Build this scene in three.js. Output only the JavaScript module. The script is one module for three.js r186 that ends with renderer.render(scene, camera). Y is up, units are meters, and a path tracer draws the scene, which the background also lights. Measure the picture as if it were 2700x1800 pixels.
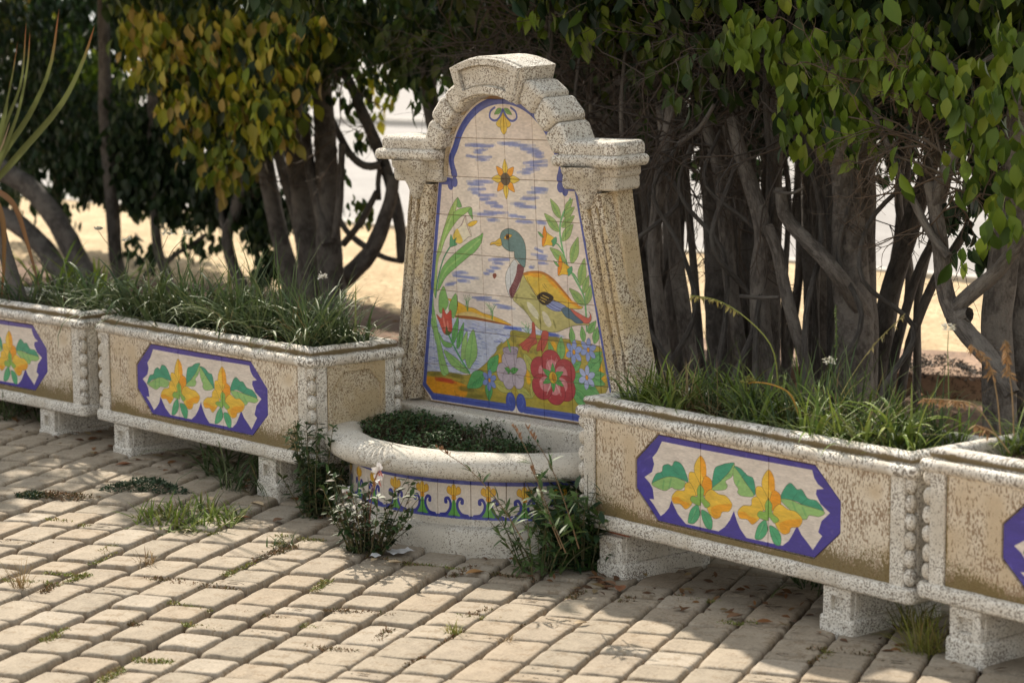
import * as THREE from 'three';
import { RoundedBoxGeometry } from 'three/addons/geometries/RoundedBoxGeometry.js';
import { mergeGeometries, toCreasedNormals } from 'three/addons/utils/BufferGeometryUtils.js';
import { ImprovedNoise } from 'three/addons/math/ImprovedNoise.js';

// ---------------------------------------------------------------- camera, sky, sun, exposure
const scene = new THREE.Scene();
const camera = new THREE.PerspectiveCamera(17.206, 1024 / 682, 0.1, 600);
camera.position.set(0, 1.7, 0);
camera.rotation.set(-0.13267, 0, -0.00601);
camera.focus = 7.7;
camera.userData.fStop = 3.2;
const SUN_DIR = new THREE.Vector3(-0.34, 0.62, -0.74).normalize();
{ // pale, slightly hazy late-summer sky
  const W = 256, H = 128, d = new Float32Array(W * H * 4);
  for (let j = 0; j < H; j++) for (let i = 0; i < W; i++) {
    const el = ((j + 0.5) / H - 0.5) * Math.PI, az = ((i + 0.5) / W - 0.5) * 2 * Math.PI;
    const x = Math.cos(az) * Math.cos(el), y = Math.sin(el), z = Math.sin(az) * Math.cos(el);
    const c = Math.max(0, x * SUN_DIR.x + y * SUN_DIR.y + z * SUN_DIR.z);
    const up = Math.max(0, y), hz = Math.pow(1 - up, 4), glow = 0.5 * Math.pow(c, 6);
    const k = (j * W + i) * 4;
    d[k] = 0.41 + 0.36 * hz + glow; d[k + 1] = 0.43 + 0.33 * hz + glow * 0.95; d[k + 2] = 0.445 + 0.26 * hz + glow * 0.85; d[k + 3] = 1;
  }
  const t = new THREE.DataTexture(d, W, H, THREE.RGBAFormat, THREE.FloatType);
  t.mapping = THREE.EquirectangularReflectionMapping; t.magFilter = THREE.LinearFilter; t.needsUpdate = true;
  scene.background = t; scene.environment = t;
}
const sun = new THREE.DirectionalLight(new THREE.Color(1.0, 0.90, 0.75), 5.0);
sun.position.copy(SUN_DIR).multiplyScalar(30).add(new THREE.Vector3(0, 0, -8));
sun.target.position.set(0, 0, -8);
sun.castShadow = true; sun.shadow.radius = 1.2; sun.shadow.mapSize.set(4096, 4096);
Object.assign(sun.shadow.camera, { left: -14, right: 14, top: 14, bottom: -14, near: 1, far: 80 });
scene.add(sun, sun.target);
const renderer = new THREE.WebGLRenderer({ antialias: true });
renderer.setSize(1024, 682);
renderer.toneMapping = THREE.LinearToneMapping;
renderer.toneMappingExposure = 1.6;
renderer.shadowMap.enabled = true;

// ---------------------------------------------------------------- helpers
let seed = 7;
const R = () => { seed = (seed + 0x6d2b79f5) | 0; let t = Math.imul(seed ^ (seed >>> 15), 1 | seed); t = (t + Math.imul(t ^ (t >>> 7), 61 | t)) ^ t; return ((t ^ (t >>> 14)) >>> 0) / 4294967296; };
const rr = (a, b) => a + (b - a) * R(), pick = (a) => a[Math.floor(R() * a.length)], reseed = (s) => { seed = s; };
const { clamp, lerp, smoothstep } = THREE.MathUtils;
const V = (x, y, z) => new THREE.Vector3(x, y, z);
const perlin = new ImprovedNoise(), N3 = (x, y, z) => perlin.noise(x, y, z);
const lin = (r, g, b) => new THREE.Color().setRGB(r, g, b);
const taken = {};
const named = (n) => { const k = taken[n] = (taken[n] ?? -1) + 1; return k ? n + '_' + String(k).padStart(3, '0') : n; };
function tag(o, label, category, group, kind) { Object.assign(o.userData, { label, category }); if (group) o.userData.group = group; if (kind) o.userData.kind = kind; return o; }
function thing(name, label, category, pos = [0, 0, 0], turn = 0, group) {
  const o = new THREE.Group(); o.name = named(name); o.position.set(...pos); o.rotation.y = turn; scene.add(o); return tag(o, label, category, group);
}
function mesh(name, geo, mat, parent = scene) {
  const m = new THREE.Mesh(geo, mat); m.name = parent === scene ? named(name) : name; m.castShadow = m.receiveShadow = true; parent.add(m); return m;
}
function struct(name, geo, mat) { const m = mesh(name, geo, mat); m.userData.kind = 'structure'; return m; }
const clean = (g) => { g = g.index ? g.toNonIndexed() : g; for (const k of Object.keys(g.attributes)) if (!['position', 'normal', 'uv'].includes(k)) g.deleteAttribute(k); return g; };
const join = (list) => mergeGeometries(list.map(clean));
function boxUV(g, off = 0) { // uv in metres along the face's main axis
  g = clean(g); const p = g.attributes.position, n = p.count, uv = new Float32Array(n * 2), a = V(), b = V(), c = V(), e = V();
  for (let i = 0; i < n; i += 3) {
    a.fromBufferAttribute(p, i); b.fromBufferAttribute(p, i + 1); c.fromBufferAttribute(p, i + 2);
    e.subVectors(b, a).cross(c.clone().sub(a)); const ax = Math.abs(e.x), ay = Math.abs(e.y), az = Math.abs(e.z);
    [a, b, c].forEach((q, k) => { const s = ax > ay && ax > az ? [q.z, q.y] : ay > az ? [q.x, q.z] : [q.x, q.y]; uv[(i + k) * 2] = s[0] + off; uv[(i + k) * 2 + 1] = s[1] + off * 0.7; });
  }
  g.setAttribute('uv', new THREE.BufferAttribute(uv, 2)); return g;
}
function rough(g, amp, f) { // uneven cast surface
  const p = g.attributes.position;
  for (let i = 0; i < p.count; i++) { const x = p.getX(i), y = p.getY(i), z = p.getZ(i); p.setXYZ(i, x + amp * N3(x * f, y * f, z * f + 5), y + amp * N3(x * f + 9, y * f, z * f), z + amp * N3(x * f, y * f + 7, z * f)); }
  return g;
}
function rbox(x0, x1, y0, y1, z0, z1, r = 0.006, s = 3) {
  const g = new RoundedBoxGeometry(x1 - x0, y1 - y0, z1 - z0, s, Math.min(r, (x1 - x0) / 2.1, (y1 - y0) / 2.1, (z1 - z0) / 2.1)); return g.translate((x0 + x1) / 2, (y0 + y1) / 2, (z0 + z1) / 2);
}
function grid(nu, nv, f, closedU = false) { // f(i, j) -> [x, y, z, u, v]
  const pos = [], uv = [], idx = [];
  for (let j = 0; j <= nv; j++) for (let i = 0; i <= nu; i++) { const q = f(i, j); pos.push(q[0], q[1], q[2]); uv.push(q[3] ?? 0, q[4] ?? 0); }
  for (let j = 0; j < nv; j++) for (let i = 0; i < nu; i++) { const a = j * (nu + 1) + i, b = a + 1, c = a + nu + 1, e = c + 1; idx.push(a, b, e, a, e, c); }
  const g = new THREE.BufferGeometry(); g.setAttribute('position', new THREE.Float32BufferAttribute(pos, 3)); g.setAttribute('uv', new THREE.Float32BufferAttribute(uv, 2)); g.setIndex(idx); g.computeVertexNormals();
  if (closedU) { const n = g.attributes.normal; for (let j = 0; j <= nv; j++) { const a = j * (nu + 1), b = a + nu, t = V(n.getX(a) + n.getX(b), n.getY(a) + n.getY(b), n.getZ(a) + n.getZ(b)).normalize(); n.setXYZ(a, t.x, t.y, t.z); n.setXYZ(b, t.x, t.y, t.z); } }
  return g;
}
// the row of planters: u runs along it to the right, w towards the viewer, from the foot of the fountain's tiles
const FOUNTAIN = V(-0.0179, 1.2176, -7.9312), FYAW = -0.7892;
const row = (u, w, y = 0) => V(FOUNTAIN.x + u * Math.cos(FYAW) + w * Math.sin(FYAW), y, FOUNTAIN.z - u * Math.sin(FYAW) + w * Math.cos(FYAW));
const rowW = (x, z) => (x - FOUNTAIN.x) * Math.sin(FYAW) + (z - FOUNTAIN.z) * Math.cos(FYAW);
const rowU = (x, z) => (x - FOUNTAIN.x) * Math.cos(FYAW) - (z - FOUNTAIN.z) * Math.sin(FYAW);
const LEVEL = [[-12, 0.16], [-9, 0.132], [-6.8, 0.066], [-5.6, 0.02], [-4.8, -0.022], [-4.1, -0.010], [-2.8, 0.022], [-2, 0.022]];
function groundY(x, z) {
  const s = 0.7071 * (x + z);
  if (s <= LEVEL[0][0]) return LEVEL[0][1];
  for (let i = 1; i < LEVEL.length; i++) if (s < LEVEL[i][0]) { const [a, p] = LEVEL[i - 1], [b, q] = LEVEL[i]; return lerp(p, q, smoothstep(s, a, b) * 0.5 + (s - a) / (b - a) * 0.5); }
  return 0.022;
}
// pixel noise that repeats
function vnoise(n, s) {
  const g = new Float32Array(n * n), o = seed; reseed(s); for (let i = 0; i < n * n; i++) g[i] = R(); seed = o;
  return (u, v) => { // u, v in 0..1
    const x = u * n, y = v * n, ix = Math.floor(x), iy = Math.floor(y), fx = x - ix, fy = y - iy, sx = fx * fx * (3 - 2 * fx), sy = fy * fy * (3 - 2 * fy);
    const a = ((ix % n) + n) % n, b = (a + 1) % n, c = ((iy % n) + n) % n, e = (c + 1) % n;
    return lerp(lerp(g[c * n + a], g[c * n + b], sx), lerp(g[e * n + a], g[e * n + b], sx), sy);
  };
}
const S8 = (x) => { x = clamp(x, 0, 1); return Math.round(255 * (x <= 0.0031308 ? 12.92 * x : 1.055 * Math.pow(x, 1 / 2.4) - 0.055)); };
function dataTex(W, H, f, linear = false, repeat = [1, 1]) { // f(u, v) -> linear colour
  const d = new Uint8Array(W * H * 4);
  for (let j = 0; j < H; j++) for (let i = 0; i < W; i++) { const c = f((i + 0.5) / W, (j + 0.5) / H), k = (j * W + i) * 4; for (let q = 0; q < 3; q++) d[k + q] = linear ? Math.round(255 * clamp(c[q], 0, 1)) : S8(c[q]); d[k + 3] = 255; }
  const t = new THREE.DataTexture(d, W, H); t.wrapS = t.wrapT = THREE.RepeatWrapping; t.repeat.set(...repeat); t.magFilter = THREE.LinearFilter; if (!linear) t.colorSpace = THREE.SRGBColorSpace; t.needsUpdate = true; return t;
}
const mix3 = (a, b, t) => [lerp(a[0], b[0], t), lerp(a[1], b[1], t), lerp(a[2], b[2], t)];

// ---------------------------------------------------------------- materials
function stonePair(o) { // cast stone: base, lighter patches, dark pits; size metres per tile
  const n1 = vnoise(5, o.s), n2 = vnoise(11, o.s + 1), n3 = vnoise(24, o.s + 2), p1 = vnoise(Math.round(o.size / o.pit), o.s + 3), p2 = vnoise(Math.round(o.size / o.pit / 2.1), o.s + 4), p3 = vnoise(Math.round(o.size / o.pit * 1.9), o.s + 5);
  const at = (u, v) => { const m = n1(u, v) * 0.5 + n2(u, v) * 0.3 + n3(u, v) * 0.2, k = p1(u, v) * 0.55 + p2(u, v) * 0.1 + p3(u, v) * 0.35; return [m, smoothstep(k + (m - 0.5) * 0.35, o.cut, o.cut + 0.06)]; };
  const map = dataTex(o.px, o.px, (u, v) => { const [m, k] = at(u, v), f = 0.94 + 0.12 * p3(v, u), c = mix3(mix3(o.a, o.b, smoothstep(m, 0.3, 0.7)), o.c, k * o.depth); return c.map((x) => x * f); }, false, [1 / o.size, 1 / o.size]);
  const bump = dataTex(o.px, o.px, (u, v) => { const [, k] = at(u, v), h = 0.75 - 0.6 * k + 0.25 * (p3(u, v) - 0.5); return [h, h, h]; }, true, [1 / o.size, 1 / o.size]);
  return { map, bumpMap: bump, bumpScale: o.bump, roughness: 0.93 };
}
const std = (o) => new THREE.MeshStandardMaterial(o);
const whitePits = stonePair({ s: 11, size: 0.62, px: 1024, pit: 0.0036, cut: 0.55, a: [0.58, 0.54, 0.47], b: [0.76, 0.73, 0.67], c: [0.16, 0.12, 0.085], depth: 0.8, bump: 0.0014 });
const ochrePits = stonePair({ s: 31, size: 0.62, px: 1024, pit: 0.0030, cut: 0.585, a: [0.54, 0.43, 0.27], b: [0.66, 0.58, 0.44], c: [0.20, 0.125, 0.06], depth: 0.8, bump: 0.0016 });
const palePits = stonePair({ s: 51, size: 0.62, px: 1024, pit: 0.0030, cut: 0.615, a: [0.58, 0.54, 0.47], b: [0.70, 0.67, 0.61], c: [0.17, 0.13, 0.09], depth: 0.75, bump: 0.0014 });
const whiteFine = stonePair({ s: 61, size: 0.62, px: 1024, pit: 0.0030, cut: 0.60, a: [0.62, 0.57, 0.49], b: [0.80, 0.77, 0.71], c: [0.15, 0.11, 0.075], depth: 0.8, bump: 0.0014 });
const M = {
  fine: std({ ...whiteFine, name: 'whitewashed stone' }),
  white: std({ ...whitePits, name: 'speckled whitewashed stone' }), ochre: std({ ...ochrePits, name: 'ochre stone' }), pale: std({ ...palePits, name: 'pale basin stone' }),
  grout: std({ color: lin(0.30, 0.20, 0.13), roughness: 0.95 }),
};
// ---------------------------------------------------------------- painted glaze of the tiles
function paper(wmm, hmm, x0, y1, k) { // a canvas whose drawing unit is the millimetre, v up
  const c = document.createElement('canvas'); c.width = Math.round(wmm * k); c.height = Math.round(hmm * k);
  const g = c.getContext('2d'), X = (u) => (u - x0) * k, Y = (v) => (y1 - v) * k;
  const curve = (p, closed, dx = 0, dy = 0) => {
    const n = p.length / 2, jx = A.jit ? p.map(() => rr(-A.jit, A.jit)) : null, q = (i) => { i = closed ? (i + n) % n : clamp(i, 0, n - 1); return [X(p[2 * i] + dx + (jx ? jx[2 * i] : 0)), Y(p[2 * i + 1] + dy + (jx ? jx[2 * i + 1] : 0))]; };
    g.beginPath(); g.moveTo(...q(0));
    for (let i = 0; i < (closed ? n : n - 1); i++) { const a = q(i - 1), b = q(i), e = q(i + 1), f = q(i + 2); g.bezierCurveTo(b[0] + (e[0] - a[0]) / 6, b[1] + (e[1] - a[1]) / 6, e[0] - (f[0] - b[0]) / 6, e[1] - (f[1] - b[1]) / 6, e[0], e[1]); }
    if (closed) g.closePath();
  };
  const A = {
    g, c, k, X, Y, dx: 0, dy: 0,
    fill(col) { g.globalAlpha = 1; g.fillStyle = col; g.fillRect(0, 0, c.width, c.height); },
    // closed rounded shape; poly = straight edges
    p(col, pts, line = '#3b3a34', lw = 1.1, alpha = 1) { curve(pts, true, A.dx, A.dy); g.globalAlpha = alpha; if (col) { g.fillStyle = col; g.fill(); } if (line) { g.globalAlpha = 0.9; g.lineWidth = lw * k; g.strokeStyle = line; g.lineJoin = 'round'; g.stroke(); } g.globalAlpha = 1; },
    poly(col, pts, line, lw = 1) { g.beginPath(); for (let i = 0; i < pts.length; i += 2) g[i ? 'lineTo' : 'moveTo'](X(pts[i] + A.dx), Y(pts[i + 1] + A.dy)); g.closePath(); g.fillStyle = col; g.fill(); if (line) { g.lineWidth = lw * k; g.strokeStyle = line; g.stroke(); } },
    l(col, pts, lw = 1.1, alpha = 0.9) { curve(pts, false, A.dx, A.dy); g.globalAlpha = alpha; g.lineWidth = lw * k; g.strokeStyle = col; g.lineCap = 'round'; g.lineJoin = 'round'; g.stroke(); g.globalAlpha = 1; },
    strokes(col, pts, lw, alpha = 0.55) { for (let i = 0; i < pts.length; i += 4) { const q = pts.slice(i, i + 4), L = q[2] - q[0]; for (let j = 0; j < 6; j++) { const a = rr(0, 0.45), b = rr(0.55, 1.02), y0 = lerp(q[1], q[3], a) + rr(-3.5, 3.5), y1 = lerp(q[1], q[3], b) + rr(-3.5, 3.5); A.l(col, [q[0] + L * a, y0, q[0] + L * (a + b) / 2, (y0 + y1) / 2 + rr(-2, 2), q[0] + L * b, y1], lw * rr(0.6, 1.35), alpha * rr(0.4, 0.75)); } } },
    e(col, x, y, rx, ry, rot = 0, line = '#3b3a34', lw = 1) { g.beginPath(); g.ellipse(X(x + A.dx), Y(y + A.dy), rx * k, ry * k, -rot, 0, 7); if (col) { g.fillStyle = col; g.fill(); } if (line) { g.lineWidth = lw * k; g.strokeStyle = line; g.stroke(); } },
    // leaves given as base, tip pairs
    leaves(col, dark, pts, wd, line = '#33482f') {
      for (let i = 0; i < pts.length; i += 4) {
        const [x, y, tx, ty] = pts.slice(i, i + 4), L = Math.hypot(tx - x, ty - y), nx = -(ty - y) / L, ny = (tx - x) / L, w = wd * L, at = (t, s) => [x + (tx - x) * t + nx * s * w, y + (ty - y) * t + ny * s * w];
        A.p(col, [...at(0, 0), ...at(0.22, 0.8), ...at(0.5, 1), ...at(0.8, 0.5), ...at(1, 0), ...at(0.8, -0.5), ...at(0.5, -1), ...at(0.22, -0.8)], line, 1.1);
        for (let j = 0; j < 4; j++) A.l(dark, [...at(0.1 + j * 0.16, 0.05), ...at(0.34 + j * 0.15, 0.55 - j * 0.08)], w * 0.22, 0.4);
        A.l(line, [...at(0.05, 0), ...at(0.5, 0.06), ...at(0.92, 0)], 0.8, 0.7);
        for (let j = 0; j < 3; j++) for (const s of [1, -1]) A.l(line, [...at(0.25 + j * 0.2, 0), ...at(0.36 + j * 0.2, 0.4 * s)], 0.7, 0.55);
      }
    },
    flower(cx, cy, r, n, col, mid, squash = 1) { // star flower
      for (let i = 0; i < n; i++) { const a = i / n * 6.283 + 0.4, c2 = Math.cos(a), s2 = Math.sin(a), w = r * 0.3, at = (t, s) => [cx + (c2 * t * r - s2 * s * w) * squash, cy + s2 * t * r + c2 * s * w]; A.p(col, [...at(0.1, 0), ...at(0.45, 0.8), ...at(0.8, 0.7), ...at(1, 0), ...at(0.8, -0.7), ...at(0.45, -0.8)], '#3d4674', 1); }
      A.e(mid, cx, cy, r * 0.16, r * 0.2);
    },
    glaze(amount = 0.07) { // uneven hand-laid glaze
      const im = g.getImageData(0, 0, c.width, c.height), d = im.data, a = vnoise(29, 77), b = vnoise(160, 78), e = vnoise(6, 79);
      for (let j = 0; j < c.height; j++) for (let i = 0; i < c.width; i++) { const u = i / c.width, v = j / c.height, m = 1 + amount * (a(u, v) * 0.9 + b(u * 0.6, v * 1.5) * 1.3 + e(u, v) * 0.6 - 1.4), q = (j * c.width + i) * 4; for (let s = 0; s < 3; s++) d[q + s] = clamp(d[q + s] * m, 0, 255); }
      g.putImageData(im, 0, 0);
    },
    tex() { const t = new THREE.CanvasTexture(c); t.colorSpace = THREE.SRGBColorSpace; t.magFilter = THREE.LinearFilter; t.wrapS = t.wrapT = THREE.RepeatWrapping; return t; },
  };
  return A;
}
const INK = '#3c3730', GREEN = '#93b26b', DKGREEN = '#4f9a55', BLUE = '#4857a6', WHITE = '#ddd3cb';
// --- the picture of a duck among flowers, x -520..520 mm, y -850..310 mm
const duckArt = (() => {
  const A = paper(1040, 1160, -520, 310, 1.3), { p, l, e, leaves, strokes } = A; reseed(5);
  A.fill(WHITE);
  const CLOUD = '#7583bb';
  strokes(CLOUD, [-200,115,-44,116,-200,112,-59,113], 9);
  strokes(CLOUD, [-160,97,-74,101,-156,90,-108,91,-206,79,-143,72,-184,70,-63,76,-151,63,-77,66], 9);
  strokes(CLOUD, [-40,123,86,129,21,117,150,119,74,107,174,109,109,98,177,101,137,89,190,93,144,81,200,84,89,61,206,67,92,48,206,55,84,35,166,42,58,22,141,28], 10);
  strokes(CLOUD, [-208,-14,-67,-13,-202,-24,-101,-23,-203,-44,-106,-40,-181,-54,-129,-53,-152,-64,-54,-60,-138,-76,-78,-73,-113,-88,-46,-87,-87,-99,-14,-97,123,-31,209,-29,101,-43,196,-40,46,-66,167,-63,19,-86,90,-84,40,-97,144,-93], 10);
  strokes(CLOUD, [-140,-121,7,-121,-178,-131,-53,-128,2,-129,51,-129,-105,-148,-41,-149,37,-149,137,-146,47,-132,100,-132,140,-146,192,-147,125,-237,173,-250,101,-262,210,-262,136,-273,185,-273,94,-306,121,-306,140,-289,193,-288,-110,-292,-4,-283,-97,-303,-28,-304,-102,-319,-38,-318,-117,-332,-76,-333,-141,-344,-104,-345,-308,-355,-217,-346,-299,-363,-157,-365,-281,-379,-209,-378,-340,-397,-281,-389], 9);
  strokes(CLOUD, [-210,-435,-100,-429,-187,-442,-46,-437,-106,-452,7,-457,-75,-462,29,-461], 8);
  // lake
  p('#bcc4dc', [-444,-539,-381,-531,-290,-519,-142,-519,-6,-522,100,-526,238,-535,237,-546,98,-553,1,-546,-23,-573,-85,-620,-138,-667,-186,-695,-234,-717,-463,-734,-458,-627], null);
  for (let i = 0; i < 170; i++) { const y = rr(-712, -545), x = rr(-468, -240 + (y + 712) * 1.35); l('#4c5fae', [x, y, x + 9, y + rr(-2, 2), x + rr(14, 30), y - rr(-1, 4)], rr(1, 2.8), 0.6); }
  for (let i = 0; i < 34; i++) { const x = rr(-270, 0), y = -528 - (x + 270) * 0.03 - 32 * R(); l('#4c5fae', [x, y, x + 14, y - 1, x + rr(20, 45), y - 2], rr(0.9, 1.8), 0.6); }
  strokes('#4c62b4', [-52,-531,46,-531,143,-537,233,-537,177,-541,229,-542], 9, 0.7);
  // island
  p('#e3b544', [-330,-450,-304,-450,-272,-458,-231,-471,-194,-474,-149,-488,-104,-494,-41,-508,-6,-522,-78,-520,-169,-516,-290,-515,-293,-495,-306,-466], INK, 1);
  p('#d8cda2', [-285,-502,-214,-489,-141,-501,-87,-511,-123,-516,-215,-513,-285,-511], null, 1, 0.7);
  p('#9a6038', [-291,-508,-215,-505,-141,-509,-6,-521,-15,-523,-142,-518,-215,-515,-290,-515], null, 1);
  for (const [x, y] of [[-231,-467], [-106,-489], [74,-543]]) for (let i = 0; i < 9; i++) l(i % 3 ? '#5ea05c' : '#31552e', [x + 4, y - 22, x + rr(-10, 10), y + rr(2, 20), x + rr(-32, 32), y + rr(14, 44)], 1.6, 0.85);
  // meadow
  p('#a99a45', [-1,-539,99,-544,237,-548,314,-548,422,-563,441,-592,446,-653,452,-702,412,-750,342,-801,312,-813,60,-817,-38,-810,-274,-822,-426,-824,-474,-775,-466,-735,-371,-725,-248,-724,-181,-695,-109,-642,-75,-607,-32,-577,-16,-566], INK, 1.2);
  for (let i = 0; i < 70; i++) { const x = rr(-430, 400), y = rr(-810, -735) + (x > 20 ? rr(0, 120) : 0); l(pick(['#8b8238', '#c9ad3c', '#77803f', '#b8a04a']), [x, y, x + 20, y + rr(-5, 5), x + rr(25, 60), y + rr(-8, 8)], rr(6, 16), 0.35); }
  p('#8a8440', [1,-539,37,-540,94,-544,94,-554,23,-557,17,-573,3,-584,-14,-569], null, 1, 0.9);
  strokes('#8c8440', [5,-558,12,-580,29,-591,20,-598,37,-613,45,-628,81,-612,95,-604,108,-603,116,-615,159,-555,228,-552,-84,-614,-56,-592,-134,-670,-104,-642], 12, 0.7);
  p('#dc9524', [-468,-750,-373,-752,-297,-755,-251,-770,-273,-813,-426,-822,-468,-782], null, 1, 0.9);
  strokes('#b4402e', [-431,-750,-307,-751,-422,-757,-307,-759], 9, 0.5);
  strokes('#6e6a30', [-459,-739,-362,-733,-372,-732,-249,-732,-299,-778,-187,-780,-292,-807,-142,-795], 14, 0.4);
  strokes('#e3ac2e', [-72,-635,-74,-665,64,-684,70,-721,197,-570,209,-582,265,-577,263,-615,419,-625,429,-655,416,-681,441,-672], 18, 0.7);
  // signature scribble
  l(INK, [-320,-790,-315,-799,-318,-813,-310,-802,-308,-809,-305,-802,-301,-808,-296,-800,-297,-809,-320,-812], 1.2, 0.9);
  // long leaves on the left
  for (const s of [[-425,-472,-409,-583,-388,-724,-354,-721,-386,-594,-411,-471], [-404,-546,-367,-665,-345,-723,-371,-722,-402,-622,-430,-538], [-420,-445,-420,-538,-409,-623,-410,-537,-408,-444]]) p('#8fbb72', s, '#3f5f3a', 1);
  p('#9dbb6a', [-406,-421,-400,-353,-369,-268,-329,-183,-291,-115,-252,-75,-256,-100,-279,-147,-314,-208,-352,-267,-378,-335,-392,-447], INK, 1.2);
  p('#6fa564', [-252,-75,-233,-103,-239,-111,-257,-108], INK, 1.2);
  p('#8db863', [-361,-284,-341,-210,-309,-162,-263,-123,-203,-108,-182,-110,-201,-124,-251,-152,-294,-191,-331,-236,-356,-284], INK, 1.2);
  p('#6fa564', [-201,-124,-182,-110,-179,-133,-179,-151,-191,-140], INK, 1.2);
  l('#3f8a63', [-394,-447,-380,-385,-343,-303,-298,-250], 6, 1);
  p('#78b265', [-383,-419,-361,-351,-326,-312,-276,-276,-209,-236,-151,-210,-128,-199,-142,-235,-174,-267,-213,-290,-292,-340,-338,-373,-375,-419], INK, 1.2);
  l('#a9cb86', [-368,-391,-326,-338,-251,-291,-147,-221], 7, 0.6);
  l('#b7d08c', [-390,-386,-375,-318,-332,-222,-261,-94], 6, 0.6);
  p('#e0d9c6', [-288,-220,-273,-196,-243,-177,-217,-141,-205,-170,-188,-210,-205,-216,-228,-231,-252,-243,-276,-238], INK, 1.2);
  p('#dec35a', [-288,-220,-264,-189,-250,-205,-236,-231,-252,-242,-276,-237], null);
  l('#8f6470', [-217,-143,-212,-170,-193,-209], 3, 0.8); l('#8f6470', [-217,-143,-233,-168,-243,-178], 2, 0.8);
  p('#e2bb3e', [-208,-172,-185,-159,-156,-155,-164,-167,-190,-178], INK, 1.1);
  p('#4f9a6c', [-305,-236,-297,-212,-285,-230,-269,-222,-275,-239,-266,-247,-286,-254,-305,-257], INK, 1.1);
  // red tulip and its leaves
  p('#86b469', [-377,-446,-350,-405,-333,-439,-328,-469,-352,-497,-379,-503], INK, 1.1);
  p('#86b469', [-328,-485,-310,-451,-285,-427,-281,-465,-288,-496,-307,-519], INK, 1.1);
  leaves('#6bab62', DKGREEN, [-316,-615,-281,-513,-294,-632,-251,-531], 0.13);
  p('#96bb74', [-273,-667,-270,-624,-258,-590,-235,-562,-240,-608,-251,-661], INK, 1.1);
  p('#8fba72', [-253,-662,-243,-615,-204,-553,-188,-604,-190,-649,-215,-681,-237,-700], INK, 1.1);
  l('#58a066', [-339,-577,-307,-627,-277,-667,-233,-716], 8, 1);
  p('#7fb36b', [-387,-578,-363,-606,-320,-615,-326,-629,-360,-629,-381,-605], INK, 1.1);
  p('#8fba72', [-365,-642,-319,-658,-274,-683,-238,-717,-290,-712,-329,-695,-352,-671], INK, 1.1);
  l('#5d9a58', [-351,-647,-306,-680,-243,-713], 3, 0.7); l('#5d9a58', [-205,-566,-218,-626,-234,-689], 3, 0.7);
  p('#c9584c', [-395,-512,-369,-524,-359,-485,-341,-507,-316,-490,-314,-529,-314,-559,-327,-577,-352,-583,-366,-573,-380,-544], '#6e2d28', 1.2);
  strokes('#e29083', [-361,-513,-350,-565,-338,-531,-336,-564], 8, 0.5);
  p('#5a6b3a', [-345,-551,-336,-570,-317,-572,-337,-584,-352,-581], '#33482f', 1);
  // climber on the right
  l('#6fae78', [310,-58,268,-119,255,-160,257,-204,277,-276,317,-333,353,-384,362,-424,364,-512], 8, 1);
  leaves(GREEN, DKGREEN, [259,-127,214,-62,250,-173,182,-114,280,-101,322,-58,274,-122,329,-85,262,-157,327,-115,262,-205,319,-144,276,-279,202,-232,303,-281,340,-188,341,-356,366,-260,354,-381,384,-317,359,-422,288,-369,367,-418,394,-347], 0.2);
  for (const [dx, dy] of [[0, 0], [70, -98]]) {
    A.dx = dx; A.dy = dy;
    l('#58a066', [230,-215,245,-221,265,-245], 5, 1);
    p('#e0b83c', [179,-158,191,-179,220,-194,234,-205,220,-223,188,-224,167,-229,168,-196], INK, 1.2);
    p('#e08a22', [179,-158,189,-184,181,-211,166,-229,167,-196], INK, 1);
    p('#5ea05c', [146,-179,162,-184,174,-198,159,-194], INK, 1);
    p('#4f9a6c', [211,-207,234,-193,237,-208,228,-220,216,-228,215,-216], INK, 1);
  }
  A.dx = A.dy = 0;
  // duck
  p('#b9b477', [65,-337,40,-383,9,-424,41,-448,75,-471,109,-507,144,-527,179,-530,219,-527,264,-511,299,-499,347,-492,392,-492,369,-482,326,-477,276,-437,208,-410,133,-409,91,-367], INK, 1.6);
  p('#dcd8c8', [78,-432,101,-437,130,-464,134,-488,111,-482,86,-458], null, 1, 0.8);
  p('#dcd8c8', [152,-459,178,-470,195,-501,180,-512,159,-494], null, 1, 0.8);
  strokes('#87864d', [41,-435,76,-468,133,-480,145,-511,204,-484,215,-515,30,-407,24,-427,93,-399,132,-419], 8, 0.5);
  p('#c9ccd0', [24,-284,-10,-319,-24,-349,-23,-381,-12,-410,4,-424,27,-394,46,-364,64,-333,68,-307,41,-298], INK, 1.4);
  p('#74434c', [41,-300,70,-307,63,-337,33,-385,6,-423,-9,-398,15,-362,31,-332], null);
  for (let i = 0; i < 12; i++) l('#c3aab0', [26 - i * 2, -318 - i * 9 + rr(-3, 3), 42 - i * 2, -325 - i * 9], 1, 0.5);
  p('#d9ba4a', [70,-330,120,-319,169,-321,212,-343,250,-372,287,-404,316,-424,348,-428,337,-437,294,-439,268,-437,208,-413,182,-399,133,-408,103,-379,80,-355], INK, 1.5);
  p('#b5722e', [67,-329,120,-318,170,-321,216,-341,262,-378,295,-407,278,-402,237,-370,199,-344,164,-329,120,-327,75,-337], null, 1, 0.9);
  strokes('#e79f26', [79,-334,168,-333,177,-336,236,-376,236,-379,303,-422,295,-416,337,-431], 9, 0.7);
  l(INK, [158,-364,174,-381,183,-393], 1.2); l(INK, [83,-342,91,-361,116,-388,137,-407], 1.2); l(INK, [179,-374,167,-362,167,-359], 1.2);
  p('#8b9ac9', [170,-435,195,-415,269,-434,245,-451,206,-452], '#2f3560', 1.6);
  l('#39407a', [185,-424,224,-438,250,-445], 2); l('#39407a', [176,-432,206,-444,236,-451], 2);
  p('#241c18', [129,-409,165,-390,209,-405,185,-430,154,-434], INK, 2);
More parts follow.
